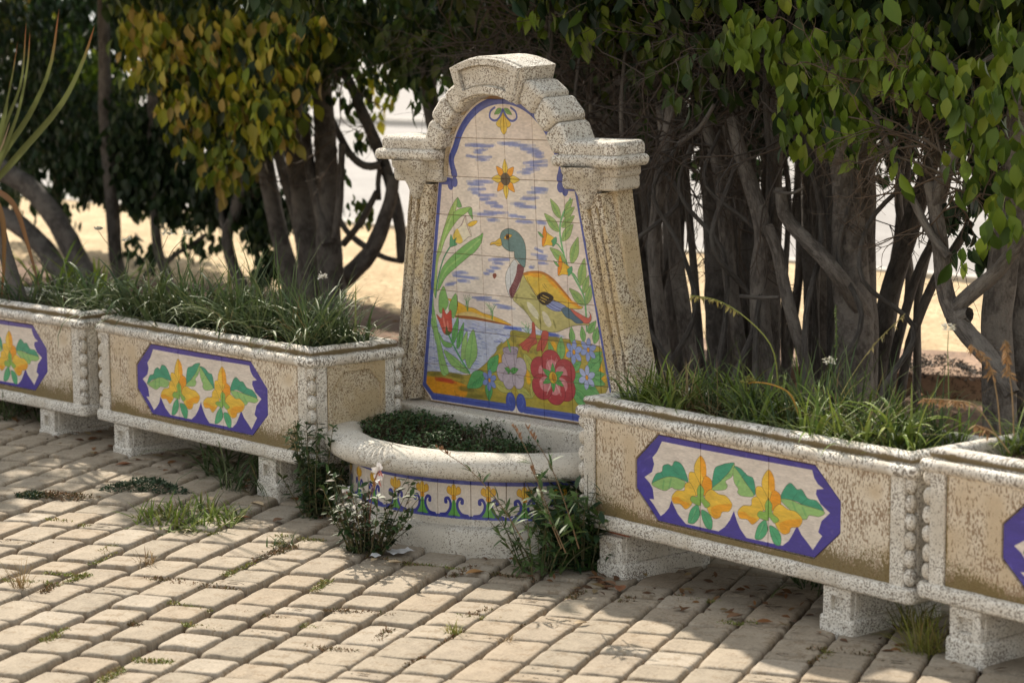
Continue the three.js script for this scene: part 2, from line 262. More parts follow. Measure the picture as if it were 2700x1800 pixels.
  l('#d9bf5a', [148,-410,175,-417], 3, 1); l('#d9bf5a', [158,-402,186,-410], 3, 1); l('#d9bf5a', [143,-418,167,-426], 3, 1);
  p('#c9675c', [289,-439,320,-449,357,-462,375,-465,382,-454,377,-443,388,-457,384,-476,360,-486,326,-475], INK, 1.2);
  p('#4d6c82', [246,-446,276,-436,310,-460,348,-483,317,-489,292,-477,266,-470], INK, 1.2);
  p('#c9675c', [351,-485,392,-492,373,-489], null);
  p('#b5554b', [100,-504,112,-508,116,-558,120,-574,92,-589,73,-613,68,-607,46,-603,39,-591,27,-590,64,-567,94,-541], '#5d2a25', 1.2);
  p('#b5554b', [151,-529,177,-531,173,-560,158,-586,144,-605,138,-598,116,-603,123,-577,138,-556], '#5d2a25', 1.2);
  l('#5d2a25', [111,-562,78,-593,72,-610], 1); l('#5d2a25', [106,-564,61,-585,44,-601], 1); l('#5d2a25', [159,-564,142,-581,139,-601], 1);
  p('#64868a', [-44,-220,-42,-206,-32,-188,-6,-176,21,-177,48,-187,69,-205,81,-226,84,-252,82,-278,77,-304,67,-308,50,-296,37,-285,27,-280,25,-268,24,-256,3,-256,-20,-248,-37,-233], INK, 1.8);
  for (let i = 0; i < 40; i++) { const t = R(), x = lerp(-20, 66, t) + rr(-14, 14), y = lerp(-205, -285, t) + rr(-28, 28) * (1 - t); l('#36555c', [x, y, x + 3, y - 8], 1.6, 0.35); }
  p('#d9b444', [-43,-212,-68,-225,-87,-229,-96,-239,-74,-236,-55,-241,-37,-237,-36,-226], INK, 1.4);
  l(INK, [-92,-238,-69,-233,-39,-230], 1.1);
  p('#e0b23c', [-22,-209,-7,-197,18,-198,1,-211,-15,-214], INK, 1.4); e('#8a4a1c', ...[-5,-205], 9, 10); e('#1a1410', ...[-6,-205], 5, 6);
  p('#7d3a2e', [-88,-343,-74,-339,-69,-348,-80,-359,-87,-354], null, 1, 0.9);
  // flowers at the foot
  leaves('#7db36a', DKGREEN, [294,-562,290,-502,347,-551,341,-496,370,-518,409,-473,397,-553,415,-493,195,-615,177,-564,233,-624,240,-542], 0.24);
  leaves('#6dac6a', '#3c8a55', [281,-675,413,-734,287,-725,356,-784,358,-656,432,-597,377,-617,431,-579,282,-657,331,-622,366,-673,440,-691,387,-668,440,-654], 0.26);
  leaves('#5fa867', '#2f7f50', [-136,-706,-78,-635,-154,-708,-249,-771,-136,-739,-137,-809], 0.27);
  leaves('#b3b062', '#8b9a4a', [-106,-734,-19,-766,6,-749,85,-774,52,-618,103,-696,102,-706,80,-778], 0.22);
  for (const [x, y, r] of [[...[-41,-650], 22], [...[-62,-696], 30], [...[-32,-720], 31], [...[17,-714], 31], [...[31,-671], 32]]) e('#b7acb9', x, y, r * 0.95, r * 1.15, 0, '#514660', 1.2);
  p('#aea3b2', [-53,-609,-16,-599,22,-600,18,-624,4,-673,-19,-684,-37,-658,-47,-633], '#514660', 1.3);
  e('#9b90a2', ...[-16,-614], 36, 13, 0, '#514660', 1.2); p('#6fae62', [-32,-569,-18,-595,-14,-621,-25,-602], INK, 1);
  leaves('#5ea85a', DKGREEN, [-21,-689,-50,-679,-21,-690,20,-677,-24,-689,-36,-701,-17,-688,-4,-697], 0.25);
  const rc = [191,-691];
  for (const [x, y] of [[132,-668], [185,-639], [251,-666], [248,-724], [198,-742], [136,-729]]) {
    e('#a8424a', x, y, 50, 46, 0, '#5d2227', 1.4); e('#c98088', lerp(x, rc[0], 0.3), lerp(y, rc[1], 0.3), 29, 27, 0, null);
    for (let j = 0; j < 9; j++) { const a = Math.atan2(y - rc[1], x - rc[0]) + rr(-0.5, 0.5), c2 = Math.cos(a), s2 = Math.sin(a), q = rr(48, 78); l('#e3c4c0', [rc[0] + c2 * 28, rc[1] + s2 * 28, rc[0] + c2 * q, rc[1] + s2 * q], 2, 0.5); }
  }
  for (let i = 0; i < 6; i++) leaves('#5ea85a', DKGREEN, [rc[0], rc[1], rc[0] + 58 * Math.cos(i * 1.05 + 0.5), rc[1] + 52 * Math.sin(i * 1.05 + 0.5)], 0.2);
  e('#d8b23a', ...rc, 19, 21); e('#c98a22', rc[0] + 4, rc[1], 8, 16, 0.2);
  A.flower(...[298,-591], 44, 6, '#8c9ed4', '#d99a2c', 0.95); A.flower(...[367,-577], 42, 6, '#8c9ed4', '#d99a2c', 0.95); A.flower(...[355,-675], 44, 6, '#a9b4da', '#d99a2c', 0.95); A.flower(...[-131,-732], 40, 6, '#7f92cf', '#d99a2c', 0.95);
  // sun flower
  const sf = [-2,-1];
  for (let i = 0; i < 8; i++) { const a = i * Math.PI / 4 + Math.PI / 2, r = i % 2 ? 62 : 70, at = (t, s) => [sf[0] + Math.cos(a) * t * r - Math.sin(a) * s * 14, sf[1] + Math.sin(a) * t * r + Math.cos(a) * s * 14]; p(i % 2 ? '#e59a26' : '#dcc04c', [...at(0.25, 0), ...at(0.5, 0.95), ...at(0.75, 0.7), ...at(1, 0), ...at(0.75, -0.7), ...at(0.5, -0.95)], INK, 1.2); }
  e('#574b3c', sf[0], sf[1], 24, 22, 0, INK, 1);
  // top ornament
  for (const s of [1, -1]) { l('#4d5ba6', [0, 244, 20 * s, 214, 44 * s, 204, 66 * s, 214, 62 * s, 236, 40 * s, 250], 8, 1); leaves('#6aa055', '#3f7a3c', [6 * s, 246, 44 * s, 226], 0.22); p('#dcbc48', [0, 228, 14 * s, 215, 36 * s, 196, 30 * s, 184, 14 * s, 180, 2 * s, 186], INK, 1.1); }
  p('#dcbc48', [-16, 188, 0, 232, 16, 188, 13, 168, 0, 156, -13, 168], INK, 1.1);
  // blue frame
  const band = (pts, w) => { l(BLUE, pts, w, 1); l('#3a4796', pts, w * 0.25, 0.45); l('#6573b8', pts.map((x) => x * 0.99), w * 0.3, 0.35); };
  const arc = []; for (let i = 0; i <= 16; i++) { const a = Math.PI * (1 - i / 16); arc.push(272 * Math.cos(a), 276 * Math.sin(a)); }
  band([-262, 8, -276, 60, ...arc.slice(4, -4), 276, 60, 262, 8], 27);
  for (const s of [1, -1]) {
    const st = (a, w) => { for (let i = 0; i + 3 < a.length; i += 2) band([a[i], a[i + 1], a[i + 2], a[i + 3]], w); };
    st([290 * s, -18, 336 * s, -18], 26); st([338 * s, -18, 481 * s, -782], 17); st([481 * s, -782, 436 * s, -822], 20); st([436 * s, -822, 44 * s, -822], 26);
    e(BLUE, 26 * s, -800, 24, 34, 0, '#33408c', 1.5); l('#6d7bc0', [18 * s, -782, 30 * s, -776, 38 * s, -796, 28 * s, -812], 4, 0.6);
    e('#46549f', 266 * s, 14, 15, 18, 0, '#2f3a80', 1.2); e('#46549f', 264 * s, -20, 15, 18, 0, '#2f3a80', 1.2); e('#46549f', 286 * s, -28, 15, 21, 0, '#2f3a80', 1.2);
  }
  for (let i = 0; i < 420; i++) { const x = rr(-480, 480), y = rr(-830, 290); l(pick(['#fff8ee', '#6d6a58', '#fff8ee', '#77705a']), [x, y, x + rr(-14, 14), y + rr(-10, 10), x + rr(-30, 30), y + rr(-20, 20)], rr(1.5, 8), 0.06); }
  A.glaze(0.09);
  return A.tex();
})();
// --- two flowers in a blue frame, on the front of each planter, x -440..440 mm, y -140..140 mm
const flowerArt = (jit, sd) => {
  const A = paper(880, 280, -440, 140, 1.5), { p, l } = A; reseed(sd); A.jit = jit;
  A.fill('#423a96'); const PLUM = '#423a96', INK2 = '#4a3c30';
  for (let i = 0; i < 200; i++) { const x = rr(-440, 440), y = rr(-140, 140); l(pick(['#2f2a78', '#6a64c2', '#3c3690', '#5a54b4']), [x, y, x + rr(-26, 26), y + rr(-14, 14)], rr(2, 11), 0.3); }
  A.poly('#ded4cb', [-320,119,-144,118,145,120,324,122,333,99,347,84,371,73,343,67,340,53,359,27,397,6,364,-23,351,-58,367,-67,330,-115,209,-123,52,-125,-63,-125,-214,-126,-325,-120,-357,-89,-378,-73,-356,-71,-362,-39,-376,-22,-401,-6,-366,15,-356,42,-364,62,-343,82]);
  for (const q of [[-331,-130,-325,-120,-306,-107,-287,-88,-276,-62,-264,-78,-246,-101,-210,-126,-209,-139], [-71,-141,-63,-124,-37,-107,-15,-82,2,-51,15,-80,30,-102,56,-125,58,-141], [200,-134,209,-122,233,-104,249,-81,266,-53,285,-78,310,-97,334,-118,338,-128]]) A.poly(PLUM, q);
  const G1 = '#3a9a7b', G2 = '#92bd74', Y1 = '#e9c044', Y2 = '#eb9c22';
  const fleur = () => {
    p(Y1, [-199,24,-193,39,-170,41,-157,30,-146,19,-159,-28,-173,-18,-192,4], INK2);
    p(Y2, [-143,38,-121,39,-99,31,-93,15,-97,-2,-121,-22,-145,-18], INK2);
    p(Y1, [-172,43,-170,69,-146,97,-124,78,-120,42,-130,34,-143,7,-157,24], INK2);
    p(Y2, [-146,96,-124,78,-120,42,-137,33,-145,63], null, 1, 0.8);
    p(Y1, [-274,-51,-251,-28,-218,-22,-215,-2,-192,7,-166,-25,-176,-44,-187,-64,-212,-80,-235,-68,-264,-69], INK2);
    p(Y2, [-273,-54,-246,-47,-224,-56,-192,-60,-212,-79,-235,-67,-264,-68], null, 1, 0.75);
    p(Y1, [-126,-26,-99,0,-64,-10,-33,-11,-6,-31,-19,-55,-49,-63,-59,-80,-85,-88,-113,-67], INK2);
    p(Y2, [-99,-61,-72,-44,-33,-35,-8,-32,-20,-54,-50,-62,-60,-80,-85,-87], null, 1, 0.75);
    p('#4fa878', [-156,-58,-187,-78,-201,-115,-192,-122,-169,-116,-149,-90], INK2);
    p('#4fa878', [-139,-71,-107,-77,-91,-98,-96,-124,-120,-122,-137,-95], INK2);
    l('#8cc58c', [-167,-72,-183,-112], 5, 0.5); l('#2f7a58', [-129,-82,-100,-118], 2, 0.7); l('#2f7a58', [-158,-71,-187,-113], 2, 0.7);
    p('#8cba58', [-147,6,-130,-7,-129,-30,-101,-47,-121,-61,-141,-46,-147,-58,-179,-55,-191,-47,-182,-34,-159,-32,-160,-11], INK2);
    l('#5c9448', [-145,0,-145,-50], 4, 0.6);
  };
  p(G1, [-367,-24,-348,11,-321,22,-315,41,-292,51,-274,47,-260,64,-233,60,-214,40,-200,7,-233,12,-301,7,-338,-7], INK2);
  p(G2, [-367,-24,-336,-6,-298,9,-258,14,-214,5,-227,-18,-258,-24,-276,-21,-301,-35,-331,-34], INK2);
  p(G1, [-95,1,-91,40,-80,69,-54,82,-30,91,3,95,-21,65,-56,33], INK2);
  p(G2, [-95,1,-56,33,-21,65,3,94,-7,55,-34,36,-27,21,-42,7], INK2);
  p(G1, [2,84,30,83,58,68,81,62,91,36,89,10,52,43], INK2);
  p(G2, [1,83,52,43,87,9,36,0,16,9,19,19,1,41], INK2);
  p(G1, [198,16,212,49,238,70,264,56,284,57,308,36,344,33,372,7,320,6,272,17,239,21], INK2);
  p(G2, [198,15,239,20,276,15,372,6,354,-11,316,-14,301,-29,269,-29,262,-18,231,-8], INK2);
  for (const q of [[-269,35,-242,24], [-311,4,-325,21], [-56,33,-73,42], [35,55,52,73], [247,24,263,44], [280,14,304,33]]) l('#1f6f56', q, 2, 0.7);
  for (const q of [[-311,-6,-315,-29], [-278,6,-287,-24], [-30,52,-17,57], [22,44,14,31], [247,12,260,-10], [288,4,300,-15]]) l('#5c9f60', q, 7, 0.5);
  fleur(); A.dx = 292.8; fleur(); A.dx = 0;
  for (let i = 0; i < 60; i++) { const x = rr(-420, 420), y = rr(-130, 130); l(pick(['#fff7e8', '#7d6c58', '#fff7e8', '#8a7a4a']), [x, y, x + rr(-12, 12), y + rr(-8, 8), x + rr(-24, 24), y + rr(-16, 16)], rr(1, 6), 0.08); }
  A.glaze(0.10);
  return A.tex();
};
// --- scroll and tulip of the basin's band, one repeat = two tiles, 146 x 136 mm
const bandArt = (() => {
  const A = paper(146, 136, 0, 136, 3), { p, l, e } = A; reseed(3);
  A.fill('#dcd3ca');
  A.poly('#3f489e', [0, 136, 146, 136, 146, 119, 0, 119]); A.poly('#3f489e', [0, 0, 146, 0, 146, 13, 0, 13]);
  for (const x of [0, 146]) {
    p('#5fa44e', [x, 66, x + 10, 46, x + 26, 12, x, 12, x - 26, 12, x - 10, 46], '#2e5a2a', 1.2);
    for (const m of [1, -1]) { l('#343a92', [x + 60 * m, 12, x + 34 * m, 16, x + 17 * m, 34, x + 14 * m, 54, x + 24 * m, 69, x + 37 * m, 66, x + 38 * m, 56], 11.5, 1); e('#343a92', x + 35 * m, 57, 7.5, 7.5, 0, null); l('#5a60b8', [x + 30 * m, 20, x + 17 * m, 40, x + 20 * m, 62], 2.5, 0.5); }
  }
  for (const x of [0, 146]) { // tulips stand on the seams
    for (const s of [1, -1]) p('#dfae35', [x, 74, x + 10 * s, 80, x + 28 * s, 88, x + 30 * s, 102, x + 19 * s, 111, x + 6 * s, 98], '#8a4a1a', 1.3);
    p('#e6bd45', [x, 74, x + 9, 92, x + 8, 110, x, 117, x - 8, 110, x - 9, 92], '#8a4a1a', 1.3); e('#d89a28', x, 72, 9, 8, 0, '#8a4a1a', 1);
  }
  for (let i = 0; i < 30; i++) { const x = rr(0, 146), y = pick([rr(120, 134), rr(2, 12)]); l('#5a63b4', [x, y, x + rr(6, 20), y + rr(-1, 1)], rr(2, 5), 0.4); }
  A.glaze(0.08);
  return A.tex();
})();
const glazed = (map) => new THREE.MeshPhysicalMaterial({ map, roughness: 0.32, clearcoat: 0.25, clearcoatRoughness: 0.25 });
M.duck = [[1, 1, 1], [0.96, 0.95, 0.93], [0.97, 0.98, 0.97], [0.95, 0.93, 0.94]].map((c) => { const m = glazed(duckArt); m.color = lin(...c); return m; }); M.flower = [glazed(flowerArt(0.8, 9)), glazed(flowerArt(2.6, 23))]; M.band = glazed(bandArt);
M.tileEdge = std({ color: lin(0.52, 0.42, 0.34), roughness: 0.8 });
// ---------------------------------------------------------------- the setting: soil, dry verge, road, paving
function sheet(u0, u1, w0, w1, nu, nv, lift, edge, uvScale = 1) { // a piece of ground in row coordinates
  return grid(nu, nv, (i, j) => { const u = lerp(u0, u1, i / nu); let w = lerp(w0, w1, j / nv); if (edge) w += edge(u, j / nv); const p = row(u, w); return [p.x, groundY(p.x, p.z) + lift(p.x, p.z), p.z, p.x * uvScale, p.z * uvScale]; });
}
function earthMap(s, a, b, c, size, fleck) {
  const n1 = vnoise(6, s), n2 = vnoise(19, s + 1), n3 = vnoise(70, s + 2), n4 = vnoise(230, s + 3);
  return dataTex(512, 512, (u, v) => { const m = n1(u, v) * 0.4 + n2(u, v) * 0.3 + n3(u, v) * 0.3; let q = mix3(a, b, smoothstep(m, 0.3, 0.7)); q = mix3(q, c, smoothstep(n4(u, v) * 0.6 + n3(v, u) * 0.4, fleck, fleck + 0.08) * 0.8); const f = 0.85 + 0.3 * n4(v, u); return q.map((x) => x * f); }, false, [1 / size, 1 / size]);
}
const soilMap = earthMap(101, [0.16, 0.095, 0.06], [0.25, 0.155, 0.10], [0.07, 0.045, 0.03], 1.3, 0.6);
M.soil = std({ map: soilMap, bumpMap: soilMap, bumpScale: 0.012, roughness: 1 });
const sandMap = earthMap(131, [0.46, 0.34, 0.20], [0.60, 0.47, 0.29], [0.30, 0.20, 0.11], 2.2, 0.62);
M.sand = std({ map: sandMap, bumpMap: sandMap, bumpScale: 0.02, roughness: 1 });
const roadMap = earthMap(161, [0.30, 0.285, 0.28], [0.35, 0.335, 0.33], [0.25, 0.235, 0.23], 3.1, 0.64);
M.road = std({ map: roadMap, roughness: 0.95 });
M.kerb = std({ color: lin(0.52, 0.49, 0.45), roughness: 0.9 });
{
  const far = grid(60, 60, (i, j) => { const q = (t) => Math.sign(t - 0.5) * Math.pow(Math.abs(t - 0.5) * 2, 2.2) * 260, x = q(i / 60), z = -9 + q(j / 60); return [x, groundY(x, z) - 0.09, z, x, z]; });
  far.index.array.reverse(); far.computeVertexNormals();
  struct('ground', far, M.sand);
  struct('soil_bed', sheet(-14, 8, -4.6, -0.28, 60, 30, (x, z) => -0.012 + 0.02 * N3(x * 1.7, 0, z * 1.7) + 0.012 * N3(x * 6, 3, z * 6)), M.soil);
  const wav = (u, t) => t < 0.5 ? 0 : 0.35 * N3(u * 0.7, 1, 0) + 0.12 * N3(u * 2.6, 2, 0);
  struct('dry_verge', sheet(-34, 30, -6.75, -3.1, 160, 40, (x, z) => 0.02 - 0.05 * smoothstep(rowW(x, z), -3.7, -3.0) + 0.03 * N3(x * 0.8, 4, z * 0.8) + 0.015 * N3(x * 3, 4, z * 3), (u, t) => lerp(0, wav(u, 1), t)), M.sand);
  // road beyond the verge, slightly turned against the row
  const road = sheet(-200, 200, -260, -6.75, 60, 12, () => 0.012); struct('road', road, M.road);
  struct('far_kerb', boxUV(join([...Array(40)].map((_, i) => { const a = row(-70 + i * 3, -22); return rbox(-1.5, 1.49, 0, 0.14, -0.15, 0.15, 0.02, 1).applyMatrix4(new THREE.Matrix4().makeRotationY(FYAW).setPosition(a.x, groundY(a.x, a.z), a.z)); }))), M.kerb);
  struct('road_kerb', boxUV(join([...Array(60)].map((_, i) => { const a = row(-34 + i, -6.8); return rbox(-0.5, 0.498, 0, 0.07, -0.07, 0.07, 0.012, 1).applyMatrix4(new THREE.Matrix4().makeRotationY(FYAW).setPosition(a.x, groundY(a.x, a.z) - 0.02, a.z)); }))), M.kerb);
}
// paving: courses of hand-sized concrete setts with rounded shoulders
const SN = Math.sin(70 * Math.PI / 180), CS = Math.cos(70 * Math.PI / 180);
const paving = new THREE.Group(); paving.name = 'paving'; paving.userData.kind = 'structure'; scene.add(paving);
{
  const n1 = vnoise(7, 201), n2 = vnoise(31, 202), n3 = vnoise(150, 203), n4 = vnoise(300, 204);
  const cmap = dataTex(768, 768, (u, v) => { const m = 0.80 + 0.20 * n1(u, v) + 0.16 * (n2(u, v) - 0.5) + 0.24 * (n3(u, v) - 0.5) + 0.22 * (n4(u, v) - 0.5), k = smoothstep(n2(v, u) * 0.6 + n3(v, u) * 0.4, 0.66, 0.72); return mix3([m, m * 0.985, m * 0.95], [0.55, 0.47, 0.36], k * 0.55); }, false, [1 / 0.9, 1 / 0.9]);
  const bmap = dataTex(512, 512, (u, v) => { const h = 0.5 + 0.5 * (n4(u, v) - 0.5) + 0.4 * (n3(u, v) - 0.5); return [h, h, h]; }, true, [1 / 0.9, 1 / 0.9]);
  const tints = [[0.43, 0.37, 0.295], [0.45, 0.39, 0.31], [0.42, 0.365, 0.29], [0.46, 0.40, 0.32], [0.44, 0.37, 0.285], [0.49, 0.435, 0.36], [0.40, 0.35, 0.28]].map((c) => std({ color: lin(...c.map((x, i) => x * [0.81, 0.79, 0.785][i])), map: cmap, bumpMap: bmap, bumpScale: 0.0012, roughness: 0.95 }));
  const paverGeo = (hx, hy, s) => {
    const N = 24, rings = [[0, -0.06], [0, -0.015], [0.0022, -0.007], [0.0062, -0.0020], [0.0105, -0.0003], [0.016, 0.0002], [0.05, 0.0004]], pos = [], idx = [], uv = [], ox = R() * 3, oy = R() * 3;
    const e = 14; // squareness of the outline
    for (const [inset, y] of rings) for (let i = 0; i < N; i++) {
      const t = i / N * 2 * Math.PI, c = Math.cos(t), q = Math.sin(t), k = Math.pow(Math.pow(Math.abs(c), e) + Math.pow(Math.abs(q), e), -1 / e), wob = 1 + 0.012 * N3(c * 2 + s, q * 2, s * 3);
      const x = c * k * (hx - inset) * wob, z = q * k * (hy - inset) * wob; pos.push(x, y + (inset > 0.003 ? 0.002 * N3(x * 14, s, z * 14) : 0), z); uv.push(x + ox, z + oy);
    }
    pos.push(0, 0.0006, 0); uv.push(ox, oy);
    for (let r = 0; r < rings.length - 1; r++) for (let i = 0; i < N; i++) { const a = r * N + i, b = r * N + (i + 1) % N; idx.push(a, a + N, b, b, a + N, b + N); }
    for (let i = 0; i < N; i++) idx.push((rings.length - 1) * N + i, rings.length * N, (rings.length - 1) * N + (i + 1) % N);
    const g = new THREE.BufferGeometry(); g.setAttribute('position', new THREE.Float32BufferAttribute(pos, 3)); g.setAttribute('uv', new THREE.Float32BufferAttribute(uv, 2)); g.setIndex(idx); g.computeVertexNormals(); return g;
  };
  reseed(41);
  const lens = [0.085, 0.156, 0.156, 0.226], geos = {}; for (const L of [0.085, 0.156, 0.226]) geos[L] = [0, 1, 2, 3, 4].map((i) => paverGeo(L / 2 - 0.0045, 0.0718, i + L * 9));
  const PW = 0.1515, rest = []; let count = 0; const inView = [];
  for (let k = -30; k < 26; k++) {
    const ac = -1.90 - PW * k + PW / 2; let along = 4.2 + R() * 0.2;
    while (along < 9.6) {
      const L = R() < 0.13 ? 0.085 : R() < 0.55 ? 0.156 : 0.226, l = along + L / 2; along += L;
      const fan = 0.012 * Math.max(0, -ac - 2.2) * (l - 6.3), a = ac + fan + rr(-0.002, 0.002), x = a * SN + l * CS, z = a * CS - l * SN;
      const w = rowW(x, z) + 0.10 * N3(x * 3, 1, z * 3); if (w < -0.42) continue;
      const d = -z; if (d < 4.4 || Math.abs(x) > 0.30 * d + 0.8) continue;
      const vis = Math.abs(x) < 0.238 * d + 0.06 && d > 5.15;
      inView.push({ x, z, L, vis, w, d });
    }
  }
  inView.sort((a, b) => a.d - b.d);
  for (const q of inView) {
    const y = groundY(q.x, q.z), tilt = 0.011;
    const turn = 70 * Math.PI / 180 + rr(-0.02, 0.02) + 0.012 * Math.max(0, -q.x);
    const m4 = new THREE.Matrix4().compose(V(q.x, y + rr(-0.0035, 0.003) + 0.006 * N3(q.x * 2.2, 8, q.z * 2.2), q.z), new THREE.Quaternion().setFromEuler(new THREE.Euler(rr(-tilt, tilt), turn, rr(-tilt, tilt), 'YXZ')), V(1, 1, 1));
    const g = pick(geos[q.L]);
    if (q.vis && q.w > -0.3 && count < 300) { const m = new THREE.Mesh(g, pick(tints)); m.name = 'paver'; m.applyMatrix4(m4); m.castShadow = m.receiveShadow = true; paving.add(m); count++; } else rest.push(g.clone().applyMatrix4(m4));
  }
  const more = mesh('pavers_beyond', join(rest), tints[1], paving); more.userData.kind = 'stuff';
  mesh('joint_sand', sheet(-5, 5, -0.5, 3.6, 60, 50, (x, z) => -0.023 + 0.007 * N3(x * 9, 0, z * 9) + 0.006 * N3(x * 2.2, 8, z * 2.2)), std({ map: soilMap, color: lin(0.8, 0.75, 0.72), roughness: 1 }), paving);
  console.log('pavers', count, 'rest', rest.length);
}
// stone with moss and grime of its own: on planter fronts and rims, and down the fountain's columns
{
  const P = vnoise(500, 401), Q = vnoise(300, 402), B1 = vnoise(9, 403), B2 = vnoise(26, 404), B3 = vnoise(5, 405), F = vnoise(900, 406);
  const a = [0.63, 0.51, 0.36], b = [0.78, 0.70, 0.58], pit = [0.24, 0.145, 0.075], moss = [0.135, 0.088, 0.022], moss2 = [0.19, 0.14, 0.045];
  M.mossyFront = std({ map: dataTex(1500, 500, (u, v) => {
    const x = u * 1.5 - 0.75, y = v * 0.5 - 0.25, s = u * 1, t = v / 3, big = B1(s, t), mid = B2(s, t), k = P(s, t * 0.45) * 0.6 + F(s, t * 0.6) * 0.25 + Q(s, t * 0.4) * 0.15, f = F(s, t);
    let c = mix3(a, b, smoothstep(big * 0.6 + mid * 0.4, 0.3, 0.65)); c = mix3(c, pit, 0.8 * smoothstep(k + (mid - 0.5) * 0.35, 0.59, 0.65));
    // moss stands in the foot of the panel and along the frame, in grainy patches with ragged outlines
    const foot = (y + 0.162) / (0.05 + 0.08 * big), top = (0.172 - y) / (0.012 + 0.03 * mid), side = (0.63 - Math.abs(x)) / (0.012 + 0.022 * mid), low = Math.max(0, (Math.abs(x) - 0.40) / 0.25);
    const cover = Math.max(1.05 - foot * (0.85 - 0.25 * low), 0.85 - top, 0.8 - side), g = k * 0.55 + f * 0.2 + mid * 0.25;
    if (cover > 0) c = mix3(c, mix3(moss, moss2, f), 0.9 * smoothstep(cover * 0.62 + 0.10, g - 0.03, g + 0.03));
    return c.map((q) => q * (0.92 + 0.16 * f));
  }), bumpMap: ochrePits.bumpMap, bumpScale: 0.0012, roughness: 0.95 });
  // rim: u runs round the trough in metres, v across the moulding
  const c0 = [0.62, 0.57, 0.50], c1 = [0.82, 0.79, 0.74], dk = [0.10, 0.072, 0.045];
  const rimMap = dataTex(1800, 120, (u, v) => {
    const n = P(u, v * 0.085), q = Q(u, v * 0.085), m = B2(u, v * 0.085), f = F(u, v * 0.085), k = n * 0.55 + q * 0.2 + f * 0.25;
    let c = mix3(c0, c1, smoothstep(m, 0.25, 0.7)); c = mix3(c, dk, 0.8 * smoothstep(k + (m - 0.5) * 0.3, 0.58, 0.63));
    const d = Math.abs(v - 0.43) / 0.07, cover = 1.0 - d, g = k * 0.6 + m * 0.4; if (cover > 0) c = mix3(c, mix3([0.11, 0.075, 0.025], [0.17, 0.125, 0.05], f), 0.92 * smoothstep(cover * 0.9 + 0.1, g - 0.04, g + 0.06));
    return c;
  }, false, [1 / 1.4, 1]);
  M.rim = std({ map: rimMap, bumpMap: rimMap, bumpScale: 0.0015, roughness: 0.94 });
  M.footStone = M.fine;
  const cols = (s) => { const p = stonePair({ s, size: 0.62, px: 1024, pit: 0.0035, cut: 0.555, a: [0.56, 0.45, 0.28], b: [0.70, 0.64, 0.53], c: [0.13, 0.08, 0.04], depth: 0.9, bump: 0.0016 }); return std({ ...p }); };
  M.columnLeft = cols(71); M.columnRight = cols(81);
}
// ---------------------------------------------------------------- the tiled wall fountain
const clipPoly = (poly, x0, x1, y0, y1) => { // convex-side clipping against a rectangle
  const cut = (p, f, g) => { const o = []; p.forEach((a, i) => { const b = p[(i + 1) % p.length], fa = f(a), fb = f(b); if (fa >= 0) o.push(a); if (fa * fb < 0) { const t = fa / (fa - fb); o.push([a[0] + (b[0] - a[0]) * t, a[1] + (b[1] - a[1]) * t]); } }); return o; };
  return [(a) => a[0] - x0, (a) => x1 - a[0], (a) => a[1] - y0, (a) => y1 - a[1]].reduce((p, f) => p.length ? cut(p, f) : p, poly);
};
const area = (p) => Math.abs(p.reduce((s, a, i) => { const b = p[(i + 1) % p.length]; return s + a[0] * b[1] - b[0] * a[1]; }, 0)) / 2;
function tileGeo(poly, z0, z1, uv) { // glazed tile: slightly rounded front edge, uv from its place on the picture
  const sh = new THREE.Shape(poly.map((q) => new THREE.Vector2(...q))), b = 0.0012;
  const g = clean(new THREE.ExtrudeGeometry(sh, { depth: z1 - z0 - b, bevelEnabled: true, bevelThickness: b, bevelSize: b, bevelOffset: -b, bevelSegments: 1, curveSegments: 1 })).translate(0, 0, z0);
  const p = g.attributes.position, t = g.attributes.uv; for (let i = 0; i < p.count; i++) { const q = uv(p.getX(i), p.getY(i)); t.setXY(i, q[0], q[1]); }
  return g;
}
const fy = groundY(FOUNTAIN.x, FOUNTAIN.z);
const fountain = thing('wall_fountain', 'weathered stone wall fountain with painted duck tile panel, arched top and round basin', 'fountain', [FOUNTAIN.x, fy, FOUNTAIN.z], FYAW);
